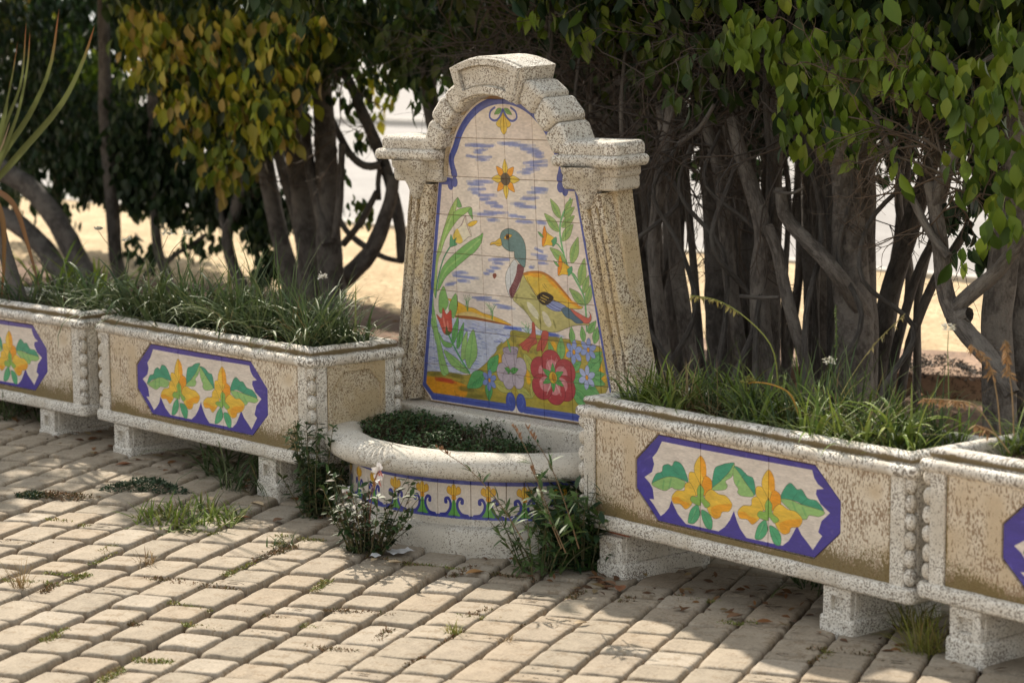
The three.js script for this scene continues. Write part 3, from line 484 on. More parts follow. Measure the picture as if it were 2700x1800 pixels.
{
  const lean = new THREE.Matrix4().makeRotationX(0.0487).multiply(new THREE.Matrix4().makeRotationZ(0.0051)).setPosition(0, FOUNTAIN.y - fy, 0);
  const put = (name, g, m, parent = fountain) => mesh(name, g.applyMatrix4(lean), m, parent);
  const hw = (v) => 0.347 + 0.187 * Math.max(0, -v); // half width of the picture at height v
  // outline of the tiled field
  const field = [[-0.448, -0.84], [0.448, -0.84], [hw(-0.785), -0.785], [0.347, 0], [0.297, 0]];
  for (let i = 1; i < 28; i++) { const a = Math.PI * i / 28; field.push([0.297 * Math.cos(a), 0.297 * Math.sin(a)]); }
  field.push([-0.297, 0], [-0.347, 0], [-hw(-0.785), -0.785]);
  const lower = [field[0], field[1], field[2], field[3], field[field.length - 2], field[field.length - 1]], upper = field.slice(4, -2);
  put('grout_bed', boxUV(new THREE.ExtrudeGeometry(new THREE.Shape(field.map((q) => new THREE.Vector2(q[0] * 1.01, q[1] * 1.003 - 0.001))), { depth: 0.014, bevelEnabled: false, curveSegments: 1 }).translate(0, 0, -0.0175)), M.grout);
  const panel = put('tile_panel', boxUV(rbox(-0.40, 0.40, -0.82, -0.03, -0.034, -0.018, 0.002, 1)), M.grout);
  for (let j = -6; j < 2; j++) for (let i = -4; i < 4; i++) {
    const o = 0.0009, q = clipPoly(j < 0 ? lower : upper, i * 0.14 + o, (i + 1) * 0.14 - o, j * 0.14 + o, (j + 1) * 0.14 - o);
    if (q.length < 3 || area(q) < 0.00025) continue;
    put('tile', tileGeo(q, -0.008, rr(-0.0004, 0.0006), (x, y) => [(x + 0.52) / 1.04, (y + 0.85) / 1.16]), pick(M.duck), panel);
  }
  // slab behind everything
  const back = [[-0.60, -0.86], [0.60, -0.86], [0.50, -0.02], [0.535, 0], [0.53, 0.10], [0.352, 0.11]]; for (let i = 2; i < 19; i++) { const a = Math.PI * i / 20; back.push([0.352 * Math.cos(a), 0.03 + 0.325 * Math.sin(a)]); } back.push([-0.352, 0.11], [-0.53, 0.10], [-0.535, 0], [-0.50, -0.02]);
  put('back_slab', boxUV(new THREE.ExtrudeGeometry(new THREE.Shape(back.map((q) => new THREE.Vector2(...q))), { depth: 0.07, bevelEnabled: true, bevelSize: 0.006, bevelThickness: 0.006, bevelSegments: 2, curveSegments: 1 }).translate(0, 0, -0.097)), M.ochre);
  // side columns with two flutes and a flared foot
  for (const s of [-1, 1]) {
    const cross = []; // t across 0..1, w forward
    const nS = 90, nV = 70;
    const g = grid(nS, nV, (i, j) => {
      const v = lerp(-0.03, -0.835, j / nV), inn = hw(v) + 0.004, out = hw(v) + 0.127 + 0.052 * Math.pow(smoothstep(-v, 0.60, 0.80), 1.6), flare = 0.03 * smoothstep(-v, 0.62, 0.80);
      const t = i / nS; let u, w;
      if (t < 0.12) { const q = t / 0.12; u = inn + 0.004 * q; w = lerp(-0.02, 0.012, q); }
      else if (t < 0.2) { const q = (t - 0.12) / 0.08 * Math.PI / 2; u = inn + 0.004 + 0.020 * (1 - Math.cos(q)); w = 0.012 + 0.020 * Math.sin(q); }
      else if (t < 0.7) { u = lerp(inn + 0.024, out - 0.02, (t - 0.2) / 0.5); w = 0.032; }
      else if (t < 0.8) { const q = (t - 0.7) / 0.1 * Math.PI / 2; u = out - 0.02 + 0.02 * Math.sin(q); w = 0.012 + 0.020 * Math.cos(q); }
      else { const q = (t - 0.8) / 0.2; u = out + 0.004 * Math.sin(q * Math.PI); w = lerp(0.012, -0.094, q); }
      const end = smoothstep(-v, 0.075, 0.09) * (1 - smoothstep(-v, 0.665, 0.685));
      if (t > 0.2 && t < 0.7) for (const c of [0.063, 0.105]) { const du = Math.abs(u - hw(v) - c) / 0.0085; if (du < 1) w -= 0.020 * end * Math.sqrt(1 - du * du); }
      if (t >= 0.2 && t <= 0.8) w += flare * 0.8;
      return [s * u, v, w];
    });
    if (s > 0) g.index.array.reverse(); g.computeVertexNormals();
    put('column', boxUV(rough(g, 0.0018, 18), 0.3 * s), s < 0 ? M.columnLeft : M.columnRight);
    const fx = (a, b) => s < 0 ? [-b, -a] : [a, b];
    const foot = rbox(...fx(0.535, 0.690), -0.855, -0.772, -0.09, 0.062, 0.016, 3);
    put('column_foot', boxUV(rough(foot, 0.0025, 20), 0.11), M.white);
    // capital: slab, bead, hollow, ring
    const lay = (a, b, y0, y1, z1, r) => rough(rbox(...fx(a, b), y0, y1, -0.092, z1, r, 5), 0.002, 22);
    const cap = put('capital', boxUV(join([lay(0.312, 0.588, 0.088, 0.146, 0.062, 0.020), lay(0.292, 0.606, 0.060, 0.1, 0.082, 0.018), lay(0.300, 0.566, 0.022, 0.070, 0.040, 0.018), lay(0.304, 0.556, -0.022, 0.030, 0.036, 0.013)]), 0.17 * s), M.white);
    const br = grid(20, 26, (i, j) => { const q = j / 26, v = 0.064 - 0.15 * q, half = 0.074 * Math.pow(Math.max(0, 1 - q), 0.62) * (1 + 0.12 * Math.sin(q * 6)), a = Math.PI * (i / 20), bulge = 0.026 + (0.105 - 0.026) * (0.75 + 0.25 * Math.cos(q * 5)) * Math.pow(1 - q, 0.7); return [s * (0.425 - half * Math.cos(a)), v, 0.024 + bulge * Math.pow(Math.sin(a), 0.6) - (i === 0 || i === 20 ? 0.02 : 0)]; });
    if (s < 0) { br.index.array.reverse(); br.computeVertexNormals(); }
    br.index.array.reverse(); br.computeVertexNormals();
    put('bracket', boxUV(rough(br, 0.002, 25), 0.4), M.white, cap);
  }
  // arch stones
  const bend = (a0, half, r0, r1, z0, z1, rad) => { const rm = (r0 + r1) / 2, g = new RoundedBoxGeometry(half * 2 * rm, r1 - r0, z1 - z0, 5, rad), p = g.attributes.position; for (let i = 0; i < p.count; i++) { const a = a0 - p.getX(i) / rm, r = rm + p.getY(i); p.setXYZ(i, r * Math.cos(a), r * Math.sin(a), p.getZ(i) + (z0 + z1) / 2); } g.computeVertexNormals(); return g; };
  const rad = Math.PI / 180;
  for (const s of [1, -1]) for (let i = 0; i < 3; i++) {
    const a = 90 - s * (32.5 + i * 15.6);
    put('arch_stone', boxUV(rough(bend(a * rad, 7.7 * rad, 0.297, 0.388 + rr(-0.003, 0.004), -0.098, 0.056 + rr(-0.004, 0.006), 0.022), 0.003, 16), R() * 3), M.white);
  }
  put('arch_soffit', boxUV(grid(40, 4, (i, j) => { const a = Math.PI * i / 40, r = 0.2985; return [r * Math.cos(a), r * Math.sin(a), lerp(-0.02, 0.02, j / 4)]; })), M.ochre);
  { // keystone with a sunk panel
    const trap = (r0, r1, h0, h1, inset) => { const s = new THREE.Shape(); const P = (r, h) => [r * Math.sin(h), r * Math.cos(h)]; const n = 8; s.moveTo(...P(r0 + inset, -h0)); for (let i = 0; i <= n; i++) s.lineTo(...P(r1 - inset, lerp(-h1, h1, i / n))); for (let i = 0; i <= n; i++) s.lineTo(...P(r0 + inset, lerp(h0, -h0, i / n))); return s; };
    const body = new THREE.ExtrudeGeometry(trap(0.297, 0.434, 0.435, 0.41, 0.008), { depth: 0.150, bevelEnabled: true, bevelSize: 0.008, bevelThickness: 0.008, bevelSegments: 3, curveSegments: 4 }).translate(0, 0, -0.088);
    const ring = trap(0.301, 0.430, 0.425, 0.40, 0.006); ring.holes.push(trap(0.33, 0.404, 0.33, 0.325, 0)); 
    const front = new THREE.ExtrudeGeometry(ring, { depth: 0.018, bevelEnabled: true, bevelSize: 0.004, bevelThickness: 0.004, bevelSegments: 2, curveSegments: 4 }).translate(0, 0, 0.068);
    const ks = put('keystone', boxUV(rough(clean(body), 0.002, 18), 0.7), M.white);
    put('keystone_frame', boxUV(front, 0.2), M.white, ks);
    put('keystone_panel', boxUV(new THREE.ExtrudeGeometry(trap(0.338, 0.397, 0.312, 0.31, 0), { depth: 0.004, bevelEnabled: true, bevelSize: 0.003, bevelThickness: 0.003, bevelSegments: 2 }).translate(0, 0, 0.068), 0.9), M.white, ks);
  }
  // ---- basin, upright
  const ell = (a, b, n, prof, t0 = -0.06, t1 = Math.PI + 0.06) => grid(n, prof.length - 1, (i, j) => { const t = lerp(t1, t0, i / n), [o, y] = prof[j]; return [(a + o) * Math.cos(t), y, (b + o) * Math.sin(t) - 0.05, t * 0.62, y + o]; });
  const A0 = 0.622, B0 = 0.588;
  const sm = (prof, n) => new THREE.CatmullRomCurve3(prof.map((q) => V(q[0], q[1], 0)), false, 'centripetal').getPoints(n).map((q) => [q.x, q.y]);
  mesh('basin_rim', boxUV(rough(ell(A0, B0, 90, sm([[-0.055, 0.12], [-0.056, 0.2], [-0.057, 0.268], [-0.05, 0.300], [-0.022, 0.319], [0.02, 0.321], [0.058, 0.311], [0.082, 0.290], [0.086, 0.266], [0.074, 0.246], [0.045, 0.234], [0.015, 0.230], [-0.012, 0.228]], 34)), 0.002, 14), 0.4), M.pale, fountain);
  mesh('basin_wall', boxUV(ell(A0 - 0.006, B0 - 0.006, 90, [[0, 0.05], [0, 0.235]])), M.grout, fountain);
  const band = mesh('tile_band', boxUV(ell(A0 - 0.005, B0 - 0.005, 90, [[0, 0.08], [0, 0.232]])), M.grout, fountain);
  const NB = 32; for (let i = 0; i < NB; i++) { // single upright tiles round the front
    const t = lerp(Math.PI + 0.02, -0.02, (i + 0.5) / NB), cx = A0 * Math.cos(t), cz = B0 * Math.sin(t) - 0.05, nx = Math.cos(t) / A0, nz = Math.sin(t) / B0, ang = Math.atan2(nx, nz), t2 = Math.PI / NB;
    const wd = Math.hypot(A0 * Math.sin(t), B0 * Math.cos(t)) * (Math.PI + 0.04) / NB - 0.0022;
    const g = tileGeo([[-wd / 2, 0.0935], [wd / 2, 0.0935], [wd / 2, 0.2275], [-wd / 2, 0.2275]], -0.006, 0.001, (x, y) => [(i + 0.5 + x / wd) / 2, (y - 0.0925) / 0.136]);
    mesh('tile', g.applyMatrix4(new THREE.Matrix4().makeRotationY(ang).setPosition(cx, 0, cz)), M.band, band);
  }
  mesh('basin_base', boxUV(rough(ell(A0, B0, 90, sm([[-0.004, 0.098], [0.004, 0.090], [0.007, 0.072], [0.024, 0.070], [0.046, 0.058], [0.057, 0.030], [0.058, -0.005], [0.054, -0.06]], 22)), 0.002, 15), 0.8), M.pale, fountain);
  // scallop shell cast on the rim
  { const pr = sm([[-0.022, 0.319], [0.02, 0.321], [0.058, 0.311], [0.082, 0.290], [0.086, 0.266], [0.074, 0.246]], 40);
    mesh('shell_ornament', boxUV(grid(54, 18, (i, j) => { const a = lerp(-1.2, 1.2, i / 54), q = j / 18, k = clamp(3 + 33 * q * (0.25 + 0.75 * Math.cos(a)), 0, 39), f = Math.floor(k), p0 = pr[f], p1 = pr[f + 1], o = lerp(p0[0], p1[0], k - f), y = lerp(p0[1], p1[1], k - f), dx = p1[0] - p0[0], dy = p1[1] - p0[1], L = Math.hypot(dx, dy), no = -dy / L, ny = dx / L;
      const edge = smoothstep(1 - Math.abs(a) / 1.2, 0, 0.12) * smoothstep(1 - q, 0, 0.08), h = -0.003 + edge * (0.007 + 0.008 * Math.abs(Math.cos(i / 54 * 7 * Math.PI)) * Math.min(1, q * 2)); const t = Math.PI / 2 + 0.03 - 0.105 * q * Math.sin(a) / 0.63; return [(A0 + o + no * h) * Math.cos(t), y + ny * h, (B0 + o + no * h) * Math.sin(t) - 0.05]; }), 0.2), M.pale, fountain); }
  mesh('ledge', boxUV(rough(rbox(-0.655, 0.655, 0.1, 0.350, -0.12, 0.045, 0.014, 4), 0.002, 12), 0.5), M.pale, fountain);
  mesh('basin_soil', grid(30, 12, (i, j) => { const t = lerp(Math.PI, 0, i / 30), q = 1 - j / 12; const x = (A0 - 0.05) * q * Math.cos(t), z = (B0 - 0.05) * q * Math.sin(t) - 0.03; return [x, 0.235 - 0.03 * smoothstep(x, -0.1, 0.5) + 0.012 * N3(x * 9, 1, z * 9), z, x, z]; }), M.soil, fountain);
}

// ---------------------------------------------------------------- planters
const HL = 0.700, HB = 0.195; // half length and half depth of the trough
const OA = 0.4375, OB = 0.336, OC = 0.046, OH = 0.1365;
const octo = (g = 0) => [[-OB - g * 0.6, OH + g], [-OA - g, OC + g * 0.4], [-OA - g, -OC - g * 0.4], [-OB - g * 0.6, -OH - g], [OB + g * 0.6, -OH - g], [OA + g, -OC - g * 0.4], [OA + g, OC + g * 0.4], [OB + g * 0.6, OH + g]];
function ringSweep(prof, a, b, r0, cs = 5, side = 14, close = false) {
  const out = [];
  const outline = (o) => { const pts = [], A = a + o, B = b + o, rc = Math.max(0.003, r0 + o); [[1, 1, 0], [-1, 1, 1], [-1, -1, 2], [1, -1, 3]].forEach(([sx, sz, q]) => { for (let i = 0; i <= cs; i++) { const t = (q + i / cs) * Math.PI / 2; pts.push([sx * (A - rc) + rc * Math.cos(t), sz * (B - rc) + rc * Math.sin(t)]); } const nx = q === 0 ? -1 : q === 1 ? -1 : 1; const from = pts[pts.length - 1]; const to = q === 0 ? [-(A - rc), B] : q === 1 ? [-A, -(B - rc)] : q === 2 ? [A - rc, -B] : [A, B - rc]; for (let i = 1; i < side; i++) pts.push([lerp(from[0], to[0], i / side), lerp(from[1], to[1], i / side)]); }); pts.push(pts[0]); return pts; };
  const base = outline(0.012), arc = [0]; for (let i = 1; i < base.length; i++) arc.push(arc[i - 1] + Math.hypot(base[i][0] - base[i - 1][0], base[i][1] - base[i - 1][1]));
  const len = [0]; for (let j = 1; j < prof.length; j++) len.push(len[j - 1] + Math.hypot(prof[j][0] - prof[j - 1][0], prof[j][1] - prof[j - 1][1]));
  const rings = prof.map((q) => outline(q[0]));
  const g = grid(base.length - 1, prof.length - 1, (i, j) => [rings[j][i][0], prof[j][1], rings[j][i][1] - b, arc[i], len[j] / (len[len.length - 1])]);
  g.index.array.reverse(); g.computeVertexNormals();
  const n = g.attributes.normal, w = base.length; for (let j = 0; j < prof.length; j++) { const p = j * w, q = p + w - 1, t = V(n.getX(p) + n.getX(q), n.getY(p) + n.getY(q), n.getZ(p) + n.getZ(q)).normalize(); n.setXYZ(p, t.x, t.y, t.z); n.setXYZ(q, t.x, t.y, t.z); }
  return g;
}
function makePlanter() {
  const t = thing('planter', 'planter', 'planter'), DY = 0.345; // height of the picture's middle above the ground
  const add = (n, g, m, parent = t) => mesh(n, g.translate(0, DY, 0), m, parent);
  const curve = (p, n) => new THREE.CatmullRomCurve3(p.map((q) => V(q[0], q[1], 0)), false, 'centripetal').getPoints(n).map((q) => [q.x, q.y]);
  add('trough', boxUV(rough(ringSweep([[0, -0.165], [0, -0.08], [0, 0.0], [0, 0.09], [0, 0.172]], HL - 0.004, HB - 0.002, 0.006, 5, 20).translate(0, 0, -0.006), 0.0012, 9)), M.ochre);
  // front plate with the opening for the tiles
  const plate = new THREE.Shape([[-HL + 0.07, -0.16], [HL - 0.07, -0.16], [HL - 0.07, 0.168], [-HL + 0.07, 0.168]].map((q) => new THREE.Vector2(...q))); plate.holes.push(new THREE.Path(octo(0.006).map((q) => new THREE.Vector2(...q))));
  const pg = clean(new THREE.ExtrudeGeometry(plate, { depth: 0.009, bevelEnabled: true, bevelSize: 0.002, bevelThickness: 0.002, bevelSegments: 2, curveSegments: 1 })).translate(0, 0, -0.003);
  { const p = pg.attributes.position, uv = pg.attributes.uv; for (let i = 0; i < p.count; i++) uv.setXY(i, (p.getX(i) + 0.75) / 1.5, (p.getY(i) + 0.25) / 0.5); }
  add('front_panel', pg, M.mossyFront);
  const bed = add('tile_panel', boxUV(new THREE.ExtrudeGeometry(new THREE.Shape(octo(0.001).map((q) => new THREE.Vector2(...q))), { depth: 0.006, bevelEnabled: false }).translate(0, 0, -0.0065)), M.grout);
  for (const [a, b] of [[-0.6, -0.1464], [-0.1464, 0.1464], [0.1464, 0.6]]) add('tile', tileGeo(clipPoly(octo(), a + 0.0013, b - 0.0013, -1, 1), -0.003, 0.0035, (x, y) => [(x + 0.44) / 0.88, (y + 0.14) / 0.28]), M.flower[0], bed);
  // end plates with a sunk octagon
  for (const s of [-1, 1]) {
    const e = new THREE.Shape([[-HB + 0.065, -0.16], [HB - 0.065, -0.16], [HB - 0.065, 0.168], [-HB + 0.065, 0.168]].map((q) => new THREE.Vector2(...q))); e.holes.push(new THREE.Path([[-0.06, 0.125], [-0.115, 0.065], [-0.115, -0.065], [-0.06, -0.125], [0.06, -0.125], [0.115, -0.065], [0.115, 0.065], [0.06, 0.125]].map((q) => new THREE.Vector2(...q))));
    add('end_panel', boxUV(new THREE.ExtrudeGeometry(e, { depth: 0.014, bevelEnabled: true, bevelSize: 0.002, bevelThickness: 0.002, bevelSegments: 1, curveSegments: 1 }).rotateY(s * Math.PI / 2).translate(s * (HL - 0.009), 0, -HB - 0.004), 0.3), M.ochre);
  }
  // corner pilasters: two strips with a string of beads between
  for (const s of [-1, 1]) for (const f of [0, 1]) {
    const z = f ? -2 * HB : 0, d = f ? -1 : 1;
    const st = rbox(...(s < 0 ? [-HL + 0.014, -HL + 0.067] : [HL - 0.067, HL - 0.014]), -0.162, 0.17, Math.min(z - d * 0.01, z + d * 0.014), Math.max(z - d * 0.01, z + d * 0.014), 0.005, 3);
    const st2 = rbox(Math.min(s * (HL - 0.012), s * (HL + 0.008)), Math.max(s * (HL - 0.012), s * (HL + 0.008)), -0.162, 0.17, Math.min(z - d * 0.018, z - d * 0.064), Math.max(z - d * 0.018, z - d * 0.064), 0.005, 3);
    const pil = add('corner_strip', boxUV(rough(join([st, st2]), 0.0012, 30), 0.2 * s + f), M.fine);
    for (let i = 0; i < 6; i++) { const b = new THREE.SphereGeometry(1, 14, 10).scale(0.0185 * rr(0.9, 1.06), 0.0262 * rr(0.93, 1.02), 0.0185).translate(s * (HL - 0.001), -0.130 + i * 0.053, z - d * 0.001); add('bead', boxUV(rough(b, 0.002, 40), i * 0.13), M.fine, pil); }
  }
  // rim: two rolls with a groove between, mossy in the groove
  const rim = ringSweep(curve([[-0.01, 0.155], [0.006, 0.150], [0.019, 0.156], [0.026, 0.168], [0.022, 0.182], [0.009, 0.188], [-0.0025, 0.1855], [-0.0035, 0.192], [0.0015, 0.203], [-0.003, 0.214], [-0.018, 0.2195], [-0.036, 0.2195], [-0.050, 0.213], [-0.055, 0.200], [-0.055, 0.150]], 44), HL, HB, -0.004, 6, 24);
  { const p = rim.attributes.position; for (let i = 0; i < p.count; i++) { const k = 1.6e-3, x = p.getX(i), y = p.getY(i), z = p.getZ(i); p.setXYZ(i, x + k * N3(x * 22, y * 22, z * 22), y + k * N3(x * 22 + 4, y * 22, z * 22), z + k * N3(x * 22, y * 22 + 9, z * 22)); } }
  add('rim', rim, M.rim);
  add('base_slab', boxUV(rough(ringSweep(curve([[-0.18, -0.206], [0.002, -0.206], [0.018, -0.204], [0.025, -0.197], [0.027, -0.180], [0.025, -0.166], [0.018, -0.159], [0.0, -0.158], [-0.03, -0.158]], 26), HL, HB, -0.004, 6, 24), 0.0018, 16), 0.6), M.fine);
  // feet: blocks with a flared base and a sunk square on the front
  for (const u of [-0.555, 0.435]) {
    const k = 0.051;
    const sq = new THREE.Shape([[-k, -0.086], [k, -0.086], [k, 0], [-k, 0]].map((q) => new THREE.Vector2(...q))); sq.holes.push(new THREE.Path([[-0.026, -0.068], [-0.026, -0.02], [0.026, -0.02], [0.026, -0.068]].map((q) => new THREE.Vector2(...q))));
    const body = rbox(u - k, u + k, -0.30, -0.204, -0.36, -0.004, 0.008, 3), flare = rbox(u - k - 0.018, u + k + 0.018, -0.375, -0.292, -0.375, 0.016, 0.014, 4);
    const fr = new THREE.ExtrudeGeometry(sq, { depth: 0.014, bevelEnabled: true, bevelSize: 0.003, bevelThickness: 0.004, bevelSegments: 2, curveSegments: 1 }).translate(u, -0.21, -0.006);
    const side = rbox(u + k - 0.004, u + k + 0.006, -0.30, -0.204, -0.06, -0.006, 0.004, 2);
    add('foot', boxUV(rough(join([body, flare, fr, side]), 0.0022, 24), u), M.footStone);
  }
  add('soil', grid(40, 14, (i, j) => { const x = lerp(-HL + 0.015, HL - 0.015, i / 40), z = lerp(-0.015, -2 * HB + 0.015, j / 14); return [x, 0.172 + 0.016 * N3(x * 5, 0, z * 5), z, x, z]; }), M.soil);
  return t;
}
const planterL = makePlanter(); // the proto is the planter left of the fountain
const seatPlanter = (o, x, y, z, turn, label) => { o.position.set(x, y - 0.345, z); o.rotation.y = turn; tag(o, label, 'planter', 'stone planters in a row along the paving'); return o; };
const again = (o) => { const c = o.clone(); c.name = named('planter'); scene.add(c); return c; };
const planterR = again(planterL), planterRR = again(planterL), planterLL = again(planterL);
seatPlanter(planterL, -1.178, 0.402, -8.434, -0.8431, 'speckled stone planter with flower tiles directly left of the fountain, full of dense grass');
seatPlanter(planterR, 0.671, 0.335, -6.707, -0.8936, 'speckled stone planter with flower tiles overlapping the right side of the fountain basin');
seatPlanter(planterRR, 1.584, 0.369, -5.551, -0.8955, 'stone planter cut off by the right edge, dry brown grass heads above it');
seatPlanter(planterLL, -2.225, 0.401, -9.551, -0.7989, 'stone planter cut off by the left edge, with the spiky plant growing in it');
// keep the feet of planter right on the sunk paving: its left foot stands lower, on a piece of red tile
for (const o of planterR.children) if (o.name === 'foot') { o.position.y -= 0.014; break; }
for (const o of [planterL, planterRR]) o.traverse((c) => { if (c.name === 'tile') c.material = M.flower[1]; });
const inPlanter = (o, u, w, y = 0.52) => V(u, y, w).applyMatrix4(new THREE.Matrix4().makeRotationY(o.rotation.y).setPosition(o.position));
{ const p = inPlanter(planterR, -0.55, -0.02, 0); const s = rbox(-0.055, 0.06, 0, 0.016, -0.09, 0.012, 0.003, 2); tag(mesh('tile_wedge', boxUV(s).applyMatrix4(new THREE.Matrix4().makeRotationY(planterR.rotation.y).setPosition(p.x, planterR.position.y + 0.345 - 0.219, p.z)), std({ color: lin(0.36, 0.13, 0.07), roughness: 0.9 })), 'piece of red clay tile wedged between planter and its left foot, right of the fountain', 'clay tile'); }
// ---------------------------------------------------------------- plants: builders
class MB { // collects triangles with colours
  constructor() { this.p = []; this.c = []; this.i = []; }
  v(q, c) { this.p.push(q.x, q.y, q.z); this.c.push(c[0], c[1], c[2]); return this.p.length / 3 - 1; }
  blade(base, az, len, wid, lean, curl, c0, c1, segs = 5) { // grass blade, folded along its middle
    let q = base.clone(), t = lean; const dir = V(Math.cos(az), 0, Math.sin(az)), sd = V(-Math.sin(az), 0, Math.cos(az)), st = len / segs; let prev = null;
    for (let s = 0; s <= segs; s++) {
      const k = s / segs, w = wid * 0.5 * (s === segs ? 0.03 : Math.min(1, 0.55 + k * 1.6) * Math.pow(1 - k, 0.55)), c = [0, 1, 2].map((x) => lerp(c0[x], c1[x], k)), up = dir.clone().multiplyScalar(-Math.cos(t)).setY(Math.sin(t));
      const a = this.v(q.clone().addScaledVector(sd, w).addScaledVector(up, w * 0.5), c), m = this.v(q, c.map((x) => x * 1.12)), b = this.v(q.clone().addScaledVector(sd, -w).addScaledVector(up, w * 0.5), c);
      if (prev) { this.i.push(prev[0], prev[1], m, prev[0], m, a, prev[1], prev[2], b, prev[1], b, m); }
      prev = [a, m, b]; t += curl * (0.4 + k) / segs; q = q.clone().addScaledVector(dir, Math.sin(t) * st); q.y += Math.cos(t) * st;
    }
  }
  leaf(base, tip, normal, wid, col, cup = 0.15) { // pointed oval leaf
    const d = tip.clone().sub(base), L = d.length(); d.divideScalar(L); const n = normal.clone().addScaledVector(d, -normal.dot(d)).normalize(), s = d.clone().cross(n), prof = [[0, 0], [0.18, 0.62], [0.42, 1], [0.68, 0.78], [0.88, 0.28], [1, 0]]; let prev = null;
    prof.forEach(([k, w], j) => { const c = base.clone().addScaledVector(d, k * L).addScaledVector(n, -0.22 * L * k * k), h = w * wid / 2, e = n.clone().multiplyScalar(cup * h); const a = this.v(c.clone().addScaledVector(s, h).add(e), col), m = this.v(c, col.map((x) => x * 0.88)), b = this.v(c.clone().addScaledVector(s, -h).add(e), col); if (prev) this.i.push(prev[0], prev[1], m, prev[0], m, a, prev[1], prev[2], b, prev[1], b, m); prev = [a, m, b]; });
  }
  stem(pts, r0, r1, c, sides = 5) {
    let prev = null; const up = V(0.3, 0.1, 0.9).normalize();
    pts.forEach((q, k) => { const d = (pts[k + 1] ?? q).clone().sub(pts[k - 1] ?? q).normalize(), s = d.clone().cross(up).normalize(), t = s.clone().cross(d), r = lerp(r0, r1, k / (pts.length - 1)), ring = []; for (let i = 0; i < sides; i++) { const a = i / sides * 6.2832; ring.push(this.v(q.clone().addScaledVector(s, r * Math.cos(a)).addScaledVector(t, r * Math.sin(a)), c)); } if (prev) for (let i = 0; i < sides; i++) { const j = (i + 1) % sides; this.i.push(prev[i], ring[i], ring[j], prev[i], ring[j], prev[j]); } prev = ring; });
  }
  geo() { const g = new THREE.BufferGeometry(); g.setAttribute('position', new THREE.Float32BufferAttribute(this.p, 3)); g.setAttribute('color', new THREE.Float32BufferAttribute(this.c, 3)); g.setIndex(this.i); g.computeVertexNormals(); return g; }
  build(name, mat, parent) { return mesh(name, this.geo(), mat, parent); }
}
const leafy = (o) => new THREE.MeshPhysicalMaterial({ vertexColors: true, specularIntensity: 0.45, side: THREE.DoubleSide, roughness: 0.55, transmission: 0.3, thickness: 0, ...o });
M.grass = leafy({ roughness: 0.6, transmission: 0.35 }); M.weed = leafy({ roughness: 0.6 }); M.twig = std({ vertexColors: true, roughness: 0.9 }); M.dry = leafy({ transmission: 0.15, roughness: 0.85 });
const vary = (c, a = 0.25) => { const f = 1 + rr(-a, a), h = rr(-0.08, 0.08); return [c[0] * f * (1 + h), c[1] * f, c[2] * f * (1 - h)]; };

// ---------------------------------------------------------------- fig trees along the back of the row
{ // bark: smooth grey-brown with faint rings and stains
  const n1 = vnoise(6, 501), n2 = vnoise(22, 502), n3 = vnoise(90, 503), n4 = vnoise(240, 504);
  const f = (u, v) => { const m = n1(u, v) * 0.35 + n2(u * 1.4, v * 0.7) * 0.35 + n3(u * 1.3, v * 0.5) * 0.3, ring = smoothstep(n3(u, v) * 0.6 + n2(u, v) * 0.4, 0.62, 0.7); let c = mix3([0.058, 0.050, 0.045], [0.125, 0.111, 0.101], smoothstep(m, 0.28, 0.68)); c = mix3(c, [0.035, 0.028, 0.023], ring * 0.3); c = mix3(c, [0.16, 0.145, 0.13], 0.5 * smoothstep(n2(v, u), 0.72, 0.8)); return c.map((x) => x * (0.85 + 0.3 * n4(u, v))); };
  const map = dataTex(512, 512, f), bm = dataTex(512, 512, (u, v) => { const h = n3(u * 1.4, v * 0.6) * 0.4 + n2(u, v) * 0.4 + n4(u, v) * 0.2; return [h, h, h]; }, true);
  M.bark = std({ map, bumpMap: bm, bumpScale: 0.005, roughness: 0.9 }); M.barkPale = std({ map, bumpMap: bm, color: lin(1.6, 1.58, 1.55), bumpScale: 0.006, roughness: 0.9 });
}
function limb(pts, sides = 12, knots = 0.12) { // pts: [x, y, z, radius]
  const cv = new THREE.CatmullRomCurve3(pts.map((q) => V(q[0], q[1], q[2])), false, 'centripetal'), L = cv.getLength(), n = Math.max(6, Math.round(L / 0.05)), rs = pts.map((q) => q[3]), s0 = R() * 50;
  const P = cv.getSpacedPoints(n), u0 = V(0.2, 0.05, 1).normalize();
  return grid(sides, n, (i, j) => {
    const t = j / n, k = t * (rs.length - 1), a = Math.floor(Math.min(k, rs.length - 2)), f = k - a, r0 = lerp(rs[a], rs[a + 1], f), d = P[Math.min(n, j + 1)].clone().sub(P[Math.max(0, j - 1)]).normalize(), s = d.clone().cross(u0).normalize(), w = s.clone().cross(d), th = i / sides * 2 * Math.PI;
    const r = r0 * (1 + knots * N3(Math.cos(th) * 1.2 + s0, Math.sin(th) * 1.2, t * L * 4) + knots * 0.8 * N3(s0, t * L * 9, Math.cos(th) * 2) + 0.06 * Math.cos(th * 3 + s0 + t * 3));
    const q = P[j].clone().addScaledVector(s, r * Math.cos(th)).addScaledVector(w, r * Math.sin(th)); return [q.x, q.y, q.z, i / sides * Math.max(1, Math.round(r0 * 12)) * 0.5, t * L * 1.6];
  }, true);
}
const leafGeo = (len, wid, s) => { const b = new MB(); b.leaf(V(0, 0, 0), V(0, len, 0), V(0, 0, 1), wid, [1, 1, 1], 0.25 + s * 0.2); return b.geo(); };
const LEAF = [leafGeo(1, 0.56, 0), leafGeo(1, 0.46, 1.6), leafGeo(1, 0.62, 0.7)];
M.leaf = leafy({ vertexColors: false, color: 0xffffff, roughness: 0.5, transmission: 0.4, specularIntensity: 0.5 });
